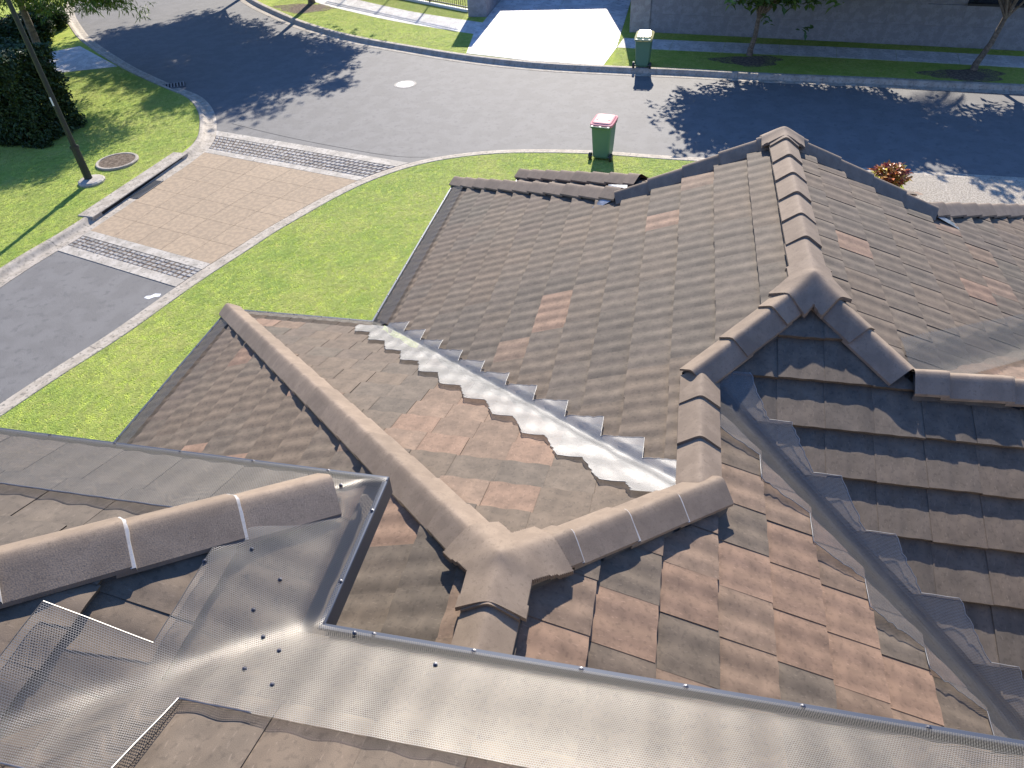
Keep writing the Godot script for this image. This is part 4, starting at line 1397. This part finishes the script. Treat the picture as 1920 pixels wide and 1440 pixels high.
	part("pit", pit.mesh(M.dark), inl)
	var g2 := thing("drain_grate", G(-13.35, 15.75, 0.0), "steel drain grate in the gutter under the tree shadow", "drain grate")
	g2.rotation.y = deg_to_rad(33)
	var gg := MB.new()
	for k in 9: gg.box(Vector3(-0.45 + k * 0.1, 0.008, -0.25), Vector3(-0.40 + k * 0.1, 0.035, 0.25))
	gg.box(Vector3(-0.48, 0.008, -0.27), Vector3(0.42, 0.03, -0.24)); gg.box(Vector3(-0.48, 0.008, 0.24), Vector3(0.42, 0.03, 0.27))
	part("bars", gg.mesh(M.iron), g2)
	var gd := MB.new()
	gd.box(Vector3(-0.48, 0.007, -0.26), Vector3(0.42, 0.013, 0.26))
	part("pit", gd.mesh(M.dark), g2)
	# fence on the far left
	var f0 := Vector2(-12.4, 28.9); var f1 := Vector2(-5.3, 24.72)
	var fence := thing("fence", G(f0.x, f0.y, 0.128), "black metal picket fence on a white base beyond the footpath", "fence")
	var fd := (f1 - f0); var FL := fd.length(); fd = fd.normalized()
	var FX := Vector3(fd.x, 0, -fd.y)
	var ftf := Transform3D(Basis(FX, Vector3.UP, FX.cross(Vector3.UP)), Vector3.ZERO)
	var bb := MB.new()
	bb.slab(Vector3(0, -0.05, -0.07), Vector3(FL, 0.10, 0.07), 0.01, ftf)
	part("base_kerb", bb.mesh(M.white), fence)
	for y in [0.16, 1.72, 1.88]:
		var rb := MB.new()
		rb.box(Vector3(0, y, -0.02), Vector3(FL, y + 0.035, 0.02), ftf)
		part("rail", rb.mesh(M.black), fence)
	var picket := MB.new()
	picket.box(Vector3(-0.009, 0.1, -0.009), Vector3(0.009, 1.9, 0.009))
	var pmesh := picket.mesh(M.black)
	var post := MB.new()
	post.box(Vector3(-0.03, 0.05, -0.03), Vector3(0.03, 1.98, 0.03))
	var postm := post.mesh(M.black)
	var n := int(FL / 0.125)
	for k in n:
		var px := 0.08 + k * 0.125
		if k % 20 == 7: part("post", postm, fence, Transform3D(ftf.basis, FX * px))
		else: part("picket", pmesh, fence, Transform3D(ftf.basis, FX * px))
	# the house opposite
	var nh := thing("neighbour_house", G(3, 24, 0.128), "grey rendered house in shade across the street with an open driveway court", "house")
	var inv := Transform3D(Basis.IDENTITY, -nh.position)
	var W0 := Vector2(2.1, 22.1); var W1 := Vector2(16.0, 20.1)
	var wd := (W1 - W0).normalized(); var WL := W0.distance_to(W1)
	var WX := Vector3(wd.x, 0, -wd.y)
	var wtf := Transform3D(Basis(WX, Vector3.UP, WX.cross(Vector3.UP)), G(W0.x, W0.y, 0.128))
	var core := MB.new()
	core.box(Vector3(0, -0.1, -6.0), Vector3(WL, 2.46, -0.06), wtf)
	part("wall", core.mesh(M.wall), nh, inv)
	var rows := [0.0, 0.62, 1.24, 1.86, 2.48]
	for k in 4:
		var x := 0.0
		var first := 1.1 if k % 2 else 2.2
		while x < WL - 0.1:
			var x2 := minf(WL, x + first)
			first = 2.2
			if not (k >= 2 and x2 > 10.0 and x < 12.0):
				var pn := MB.new()
				pn.slab(Vector3(x + 0.001, -0.06, -(rows[k + 1] - 0.001)), Vector3(x2 - 0.001, 0.0, -(rows[k] + 0.001)), 0.002, wtf * Transform3D(Basis(Vector3.RIGHT, Vector3.BACK, Vector3.DOWN), Vector3.ZERO))
				part("wall_panel", pn.mesh(M.wall), nh, inv)
			x = x2
	var win := MB.new()
	win.box(Vector3(9.9, 1.24, -0.10), Vector3(13.2, 1.30, 0.05), wtf)
	var wo := part("window", win.mesh(M.black), nh, inv)
	var pane := MB.new()
	pane.box(Vector3(9.9, 1.30, -0.06), Vector3(13.2, 2.2, -0.04), wtf)
	part("pane", pane.mesh(M.glass), wo)
	var pil := MB.new()
	pil.slab(Vector3(1.40, 0.05, -22.75), Vector3(2.10, 2.75, -22.05), 0.02)
	part("pillar", pil.mesh(M.wall2), nh, inv)
	var p2 := MB.new()
	p2.slab(Vector3(-5.12, 0.05, -30.0), Vector3(-4.36, 2.85, -24.0), 0.02)
	part("side_wall", p2.mesh(M.wall), nh, inv)
	var gdoor := MB.new()
	for k in 6: gdoor.slab(Vector3(-4.3, 0.15 + k * 0.38, -30.4), Vector3(1.5, 0.15 + k * 0.38 + 0.37, -30.3), 0.006)
	part("garage_door", gdoor.mesh(M.wall2), nh, inv)
	var rf := MB.new()
	rf.prism(pv([[-5.6, 28.75], [-0.12, 29.25], [0.90, 25.3], [1.35, 22.2], [1.35, 34], [-5.6, 34]]), 2.72, 2.85)
	rf.prism(pv([[1.36, 22.0], [16.0, 20.2], [16.0, 30], [1.36, 32]]), 2.62, 2.70)
	part("roof", rf.mesh(M.roof2), nh, inv)

# ---------------------------------------------------------------- plants
func leaf_mesh(sp: Dictionary, col: Color) -> ArrayMesh:
	var g := RandomNumberGenerator.new()
	g.seed = sp.sd
	var mb := MB.new()
	mb.col = col
	for k in sp.n:
		var o: Vector3 = Vector3(g.randf_range(-1, 1), g.randf_range(-0.7, 0.7), g.randf_range(-1, 1)) * sp.spread
		var d := Vector3(g.randf_range(-1, 1), g.randf_range(-0.7, 0.5) - sp.droop, g.randf_range(-1, 1)).normalized()
		var s := d.cross(Vector3(g.randf_range(-0.4, 0.4), 1, g.randf_range(-0.4, 0.4))).normalized()
		var up := s.cross(d)
		var L: float = sp.ln * g.randf_range(0.7, 1.2)
		var w: float = sp.wd * g.randf_range(0.7, 1.2)
		var a := o; var b := o + d * L * 0.5 + s * w * 0.5 + up * w * 0.15; var c := o + d * L - up * L * 0.12; var e := o + d * L * 0.5 - s * w * 0.5 + up * w * 0.15
		mb.tri(a, b, c, up); mb.tri(a, c, e, up)
	return mb.mesh(sp.mat)

func foliage(called: String, sp: Dictionary, pts: Array, cols: Array, sc: Vector2, parent: Node) -> MeshInstance3D:
	var kinds := []
	for c in cols:
		for f in [0.78, 1.0, 1.2]: kinds.append(leaf_mesh(sp, Color(c.r * f, c.g * f, c.b * f)))
	var st := SurfaceTool.new()
	st.begin(Mesh.PRIMITIVE_TRIANGLES)
	for p in pts:
		var b := Basis(Vector3.UP, rng.randf() * TAU) * Basis(Vector3.RIGHT, rng.randf_range(-0.5, 0.5))
		st.append_from(kinds[rng.randi() % kinds.size()], 0, Transform3D(b.scaled(Vector3.ONE * rng.randf_range(sc.x, sc.y)), p))
	st.set_material(sp.mat)
	return part(called, st.commit(), parent)

# trunk, limbs and a crown of leaf clusters gathered in clumps
func tree(called: String, at: Vector3, label: String, crown: Vector3, rad: Vector3, clumps: int, per: int, lm: Dictionary, cols: Array, trunk_r: float, fork: float, lean := Vector3.ZERO, group := "", clump_r := 0.55) -> Node3D:
	var t := thing(called, at, label, "tree", group)
	var tb := MB.new()
	var top := Vector3(0, fork, 0) + lean
	tb.tube([Vector3(0, -0.1, 0), Vector3(0, 0.15, 0), top * 0.5 + Vector3(0.03, 0, 0.02), top], [trunk_r * 1.5, trunk_r * 1.1, trunk_r * 0.9, trunk_r * 0.75], 10)
	part("trunk", tb.mesh(M.bark), t)
	var centres := []
	for k in clumps:
		var d := Vector3(rng.randfn(), rng.randfn(), rng.randfn()).normalized() * pow(rng.randf(), 0.45)
		centres.append(crown + d * rad)
	var lb := MB.new()
	for k in mini(clumps, 14):
		var e: Vector3 = centres[k]
		var m := top.lerp(e, 0.5) + Vector3(rng.randf_range(-0.2, 0.2), rng.randf_range(0, 0.35), rng.randf_range(-0.2, 0.2))
		lb.tube([top - Vector3(0, 0.08, 0), top.lerp(m, 0.5) + Vector3(0, 0.05, 0), m, e], [trunk_r * 0.5, trunk_r * 0.3, trunk_r * 0.18, trunk_r * 0.06], 6, false)
	part("limbs", lb.mesh(M.bark), t)
	var pts := []
	for c in centres:
		var cr := clump_r * rng.randf_range(0.6, 1.3)
		for k in per:
			pts.append(c + Vector3(rng.randfn(), rng.randfn() * 0.6, rng.randfn()) * cr * 0.55)
	foliage("crown", lm, pts, cols, Vector2(0.7, 1.3), t)
	return t

func palm(at: Vector3, hgt: float, label: String, fronds: int, flen: float) -> void:
	var t := thing("palm_tree", at, label, "tree", "palms behind the house opposite")
	var tb := MB.new()
	var pts := []; var rad := []
	for k in 14:
		pts.append(Vector3(sin(k * 0.3) * 0.05, hgt * k / 13.0, 0)); rad.append(0.14 - 0.004 * k + (0.012 if k % 2 else 0.0))
	tb.tube(pts, rad, 10)
	part("trunk", tb.mesh(M.bark), t)
	var fm := MB.new()
	fm.col = Color(0.05, 0.09, 0.02)
	var sp := []; var sr := []
	for k in 9:
		var f := k / 8.0
		sp.append(Vector3(flen * f * (1.0 - 0.1 * f), 0.55 * sin(f * 2.2) * flen * 0.35 - 0.35 * f * f * flen, 0)); sr.append(0.022 * (1.0 - 0.8 * f))
	fm.tube(sp, sr, 5, false)
	for k in 42:
		var f := 0.12 + 0.88 * k / 41.0
		var p0 := (sp[mini(int(f * 8), 7)] as Vector3).lerp(sp[mini(int(f * 8) + 1, 8)], f * 8 - int(f * 8))
		var ll := 0.62 * sin(PI * (0.15 + 0.8 * f)) + 0.12
		for s in [-1.0, 1.0]:
			var d := Vector3(0.55, -0.30, s).normalized()
			fm.tri(p0 + Vector3(-0.02, 0, 0), p0 + Vector3(0.025, 0, 0), p0 + d * ll, Vector3.UP)
	var mesh := fm.mesh(M.leaf)
	for k in fronds:
		var an := TAU * k / fronds + rng.randf_range(-0.15, 0.15)
		var tilt := rng.randf_range(-0.35, 0.55)
		part("frond", mesh, t, Transform3D(Basis(Vector3.UP, an) * Basis(Vector3.BACK, tilt), Vector3(0.1, hgt - 0.05, 0)))

func in_any(p: Vector2, polys: Array) -> bool:
	for q in polys:
		if Geometry2D.is_point_in_polygon(p, q): return true
	return false

func grass(called: String, label: String, lo: Vector2, hi: Vector2, count: int, poly: PackedVector2Array, holes: Array, y: float, hgt: float) -> void:
	var tuft := MB.new()
	var g := RandomNumberGenerator.new()
	g.seed = 99
	for k in 7:
		var an := g.randf() * TAU
		var o := Vector3(g.randf_range(-0.02, 0.02), 0, g.randf_range(-0.02, 0.02))
		var d := Vector3(cos(an), 0, sin(an))
		var s := Vector3(-d.z, 0, d.x) * 0.0045
		var hh := hgt * g.randf_range(0.6, 1.2)
		tuft.tri(o - s, o + s, o + d * hh * 1.7 + Vector3(0, hh * 0.55, 0), Vector3.UP)
	var mesh := tuft.mesh(M.grass)
	var pts := []
	var cols := []
	var nz := FastNoiseLite.new()
	nz.seed = 12; nz.frequency = 0.35
	var nz2 := FastNoiseLite.new()
	nz2.seed = 31; nz2.frequency = 1.6
	for k in count:
		var p := Vector2(rng.randf_range(lo.x, hi.x), rng.randf_range(lo.y, hi.y))
		if not Geometry2D.is_point_in_polygon(p, poly) or in_any(p, holes): continue
		pts.append(p)
		var f := clampf(0.5 + 0.8 * nz.get_noise_2d(p.x, p.y) + 0.6 * nz2.get_noise_2d(p.x, p.y), 0, 1)
		var c := Color(0.36, 0.47, 0.09).lerp(Color(0.54, 0.55, 0.16), f)
		var v := rng.randf_range(0.75, 1.25)
		cols.append(Color(c.r * v, c.g * v, c.b * v))
	var mm := MultiMesh.new()
	mm.transform_format = MultiMesh.TRANSFORM_3D
	mm.use_colors = true
	mm.mesh = mesh
	mm.instance_count = pts.size()
	for k in pts.size():
		mm.set_instance_transform(k, Transform3D(Basis(Vector3.UP, rng.randf() * TAU).scaled(Vector3.ONE * rng.randf_range(0.7, 1.3)), G(pts[k].x, pts[k].y, y)))
		mm.set_instance_color(k, cols[k])
	var o := MultiMeshInstance3D.new()
	o.name = numbered(called)
	o.multimesh = mm
	add_child(o)
	tag(o, label, "grass", "", "stuff")

func disc(r: float, a: float, rad: float) -> PackedVector2Array:
	var p := PackedVector2Array()
	for k in 16: p.append(Vector2(r + cos(TAU * k / 16) * rad, a + sin(TAU * k / 16) * rad))
	return p

func build_plants() -> void:
	var green := [Color(0.05, 0.10, 0.018), Color(0.075, 0.13, 0.02), Color(0.10, 0.16, 0.025)]
	var dark := [Color(0.03, 0.055, 0.014), Color(0.045, 0.075, 0.018), Color(0.06, 0.09, 0.02)]
	var lime := [Color(0.09, 0.16, 0.02), Color(0.14, 0.21, 0.025), Color(0.18, 0.24, 0.03)]
	var l_small := {"n": 9, "ln": 0.15, "wd": 0.065, "spread": 0.11, "droop": 0.1, "mat": M.leaf, "sd": 1}
	var l_feather := {"n": 12, "ln": 0.17, "wd": 0.04, "spread": 0.14, "droop": 0.35, "mat": M.leaf, "sd": 2}
	var l_big := {"n": 7, "ln": 0.24, "wd": 0.11, "spread": 0.14, "droop": 0.1, "mat": M.leaf, "sd": 3}
	tree("street_tree", G(-12.75, 26.1, 0.13), "street tree at the top edge casting its crown's shadow on the road", Vector3(0.9, 5.3, 0.9), Vector3(3.5, 2.3, 2.6), 130, 80, l_small, green, 0.13, 2.6, Vector3(0.1, 0, 0.2), "street trees", 0.75)
	tree("street_tree", G(-18.6, 16.4, 0.10), "leafy tree hanging into the top left corner", Vector3(2.5, 3.9, 0.6), Vector3(3.5, 1.6, 2.2), 95, 50, l_feather, lime, 0.14, 2.4, Vector3(0.2, 0, 0.1), "street trees", 0.75)
	tree("street_tree", G(-17.2, 29.8, 0.13), "tall tree beyond the top left corner shading the street", Vector3(0.2, 6.2, 0.6), Vector3(3.9, 2.6, 2.8), 140, 80, l_small, green, 0.14, 2.8, Vector3(0.1, 0, 0.1), "street trees", 0.8)
	tree("street_tree", G(-24.5, 23.4, 0.10), "tree left of the street whose shade crosses the corner lawn", Vector3(2.6, 5.0, 0.3), Vector3(3.6, 2.0, 2.4), 90, 55, l_small, green, 0.14, 2.6, Vector3(0.1, 0, 0.1), "street trees", 0.8)
	tree("street_tree", G(5.5, 19.6, 0.13), "forked tree in front of the grey wall", Vector3(0.7, 3.5, 0.2), Vector3(3.3, 1.5, 1.8), 115, 52, l_big, green, 0.085, 1.15, Vector3(0.10, 0, 0.0), "street trees", 0.8)
	tree("street_tree", G(11.95, 18.5, 0.13), "slender leaning tree at the right edge before the grey wall", Vector3(-0.2, 3.7, 0.1), Vector3(3.2, 1.25, 1.6), 88, 42, l_big, green, 0.085, 1.5, Vector3(0.35, 0, 0.0), "street trees", 0.75)
	palm(G(4.4, 24.2, 0.13), 6.0, "palm standing behind the grey house near its pillar", 13, 2.3)
	palm(G(8.6, 23.6, 0.13), 5.4, "palm standing behind the middle of the grey house", 14, 2.4)
	# shaded ivy hedge on the left
	var hd := thing("hedge", G(-15.3, 10.9, 0.10), "dark ivy covered hedge at the left edge beside the lawn", "hedge")
	var hs := MB.new()
	for k in 24:
		var q := Vector3(rng.randf_range(-2.0, 1.1), 0, rng.randf_range(-0.9, 0.4))
		hs.tube([q + Vector3(0, -0.05, 0), q + Vector3(0.1, 1.1, 0.05), q + Vector3(rng.randf_range(-0.3, 0.3), 2.15, rng.randf_range(-0.2, 0.2))], [0.03, 0.022, 0.01], 5, false)
	part("stems", hs.mesh(M.bark), hd)
	var pts := []
	for k in 11000:
		var d := Vector3(rng.randf_range(-1, 1), rng.randf_range(-1, 1), rng.randf_range(-1, 1))
		var ax := rng.randi() % 3
		if rng.randf() < 0.75: d[ax] = signf(d[ax]) * rng.randf_range(0.80, 1.02)
		var lumpy := 1.0 + 0.13 * noise.get_noise_3d(d.x * 40.0, d.y * 40.0, d.z * 40.0)
		pts.append(Vector3(-0.45, 1.16, -0.28) + d * Vector3(1.75, 1.18, 0.88) * lumpy)
	foliage("foliage", {"n": 6, "ln": 0.10, "wd": 0.07, "spread": 0.06, "droop": 0.2, "mat": M.leaf, "sd": 5}, pts, dark, Vector2(0.7, 1.2), hd)
	# shrubs top left
	var sh := [[-22.2, 19.9, 1.0, 0.9, "dark green shrub beyond the path in the top left corner"], [-22.9, 21.9, 0.9, 0.8, "leafy shrub by the kerb under the top left tree"], [-24.2, 18.6, 1.3, 1.2, "big dark shrub at the left edge behind the path"], [-19.2, 12.2, 1.2, 1.4, "dark shrub at the left edge behind the ivy hedge"]]
	for q in sh:
		var s := thing("shrub", G(q[0], q[1], 0.10), q[4], "shrub", "shrubs on the left")
		var sb := MB.new()
		for k in 6:
			var an := k * 1.05
			sb.tube([Vector3(0, -0.05, 0), Vector3(cos(an) * 0.2, q[3] * 0.5, sin(an) * 0.2), Vector3(cos(an) * q[2] * 0.5, q[3] * 0.9, sin(an) * q[2] * 0.5)], [0.03, 0.02, 0.01], 5, false)
		part("stems", sb.mesh(M.bark), s)
		var sp := []
		for k in 1100:
			var d := Vector3(rng.randfn(), rng.randfn(), rng.randfn()).normalized() * pow(rng.randf(), 0.3)
			sp.append(Vector3(0, q[3] * 0.55, 0) + d * Vector3(q[2], q[3] * 0.6, q[2]))
		foliage("foliage", l_big, sp, dark, Vector2(0.6, 1.0), s)
	# croton with red and yellow leaves
	var cr := thing("croton_bush", G(7.95, 9.75, 0.10), "croton bush with orange red and yellow leaves peeping over the roof edge", "bush")
	var cs := MB.new()
	for k in 7:
		var an := k * 0.9
		cs.tube([Vector3(0, -0.05, 0), Vector3(cos(an) * 0.18, 0.35, sin(an) * 0.18), Vector3(cos(an) * 0.3, 0.6, sin(an) * 0.3)], [0.02, 0.016, 0.008], 5, false)
	part("stems", cs.mesh(M.bark), cr)
	var cp := []
	for k in 420:
		var d := Vector3(rng.randfn(), rng.randfn(), rng.randfn()).normalized() * pow(rng.randf(), 0.35)
		cp.append(Vector3(0, 0.45, 0) + d * Vector3(0.36, 0.26, 0.36))
	foliage("foliage", {"n": 4, "ln": 0.17, "wd": 0.06, "spread": 0.05, "droop": -0.3, "mat": M.croton, "sd": 6}, cp, [Color(0.50, 0.13, 0.03), Color(0.55, 0.20, 0.04), Color(0.60, 0.28, 0.05), Color(0.55, 0.45, 0.05), Color(0.30, 0.05, 0.03)], Vector2(0.7, 1.1), cr)
	# grass blades
	grass("grass_blades", "short sunlit grass of the front lawn", Vector2(-8.0, -3.0), Vector2(5.5, 11.6), 150000, lawn_poly, [pv([[0.5, -0.5], [0.5, 3.2], [9, 3.2], [9, -9], [0, -9]]), pv([[-1.3, -0.55], [0.5, -0.55], [0.5, -9], [-1.3, -9]])], 0.098, 0.03)
	grass("grass_blades", "short grass of the corner lawn round the lamp post", Vector2(-22.0, 3.5), Vector2(-9.8, 18.5), 110000, left_poly, [disc(-11.2, 9.62, 0.57), pv([[-16.45, 17.3], [-19.7, 15.9], [-27, 13.2], [-28, 15.2], [-21.31, 17.81], [-19.7, 19.6]])], 0.098, 0.034)
	grass("grass_blades", "short grass of the far verge", Vector2(-14.5, 17.0), Vector2(13.5, 28.5), 120000, far_poly, [pv([[-4.05, 18.0], [1.14, 18.0], [1.14, 30], [-4.4, 30]]), offset_strip([[-13.5, 27.0], [-12.22, 25.9], [-9.73, 24.3], [-8.04, 23.32], [-4.98, 21.92], [-4.22, 21.62]], 1.42), offset_strip([[1.12, 20.22], [3.36, 19.95], [8.92, 19.35], [13.44, 18.7], [18.0, 18.0]], 1.15), disc(-12.6, 25.3, 0.8), disc(5.45, 19.0, 0.55), disc(11.6, 18.0, 0.55)], 0.126, 0.034)

func offset_strip(pts: Array, w: float) -> PackedVector2Array:
	var l := smooth_line(pts, 0.35)
	var o := offset_line(l, w)
	o.reverse()
	l.append_array(o)
	return l
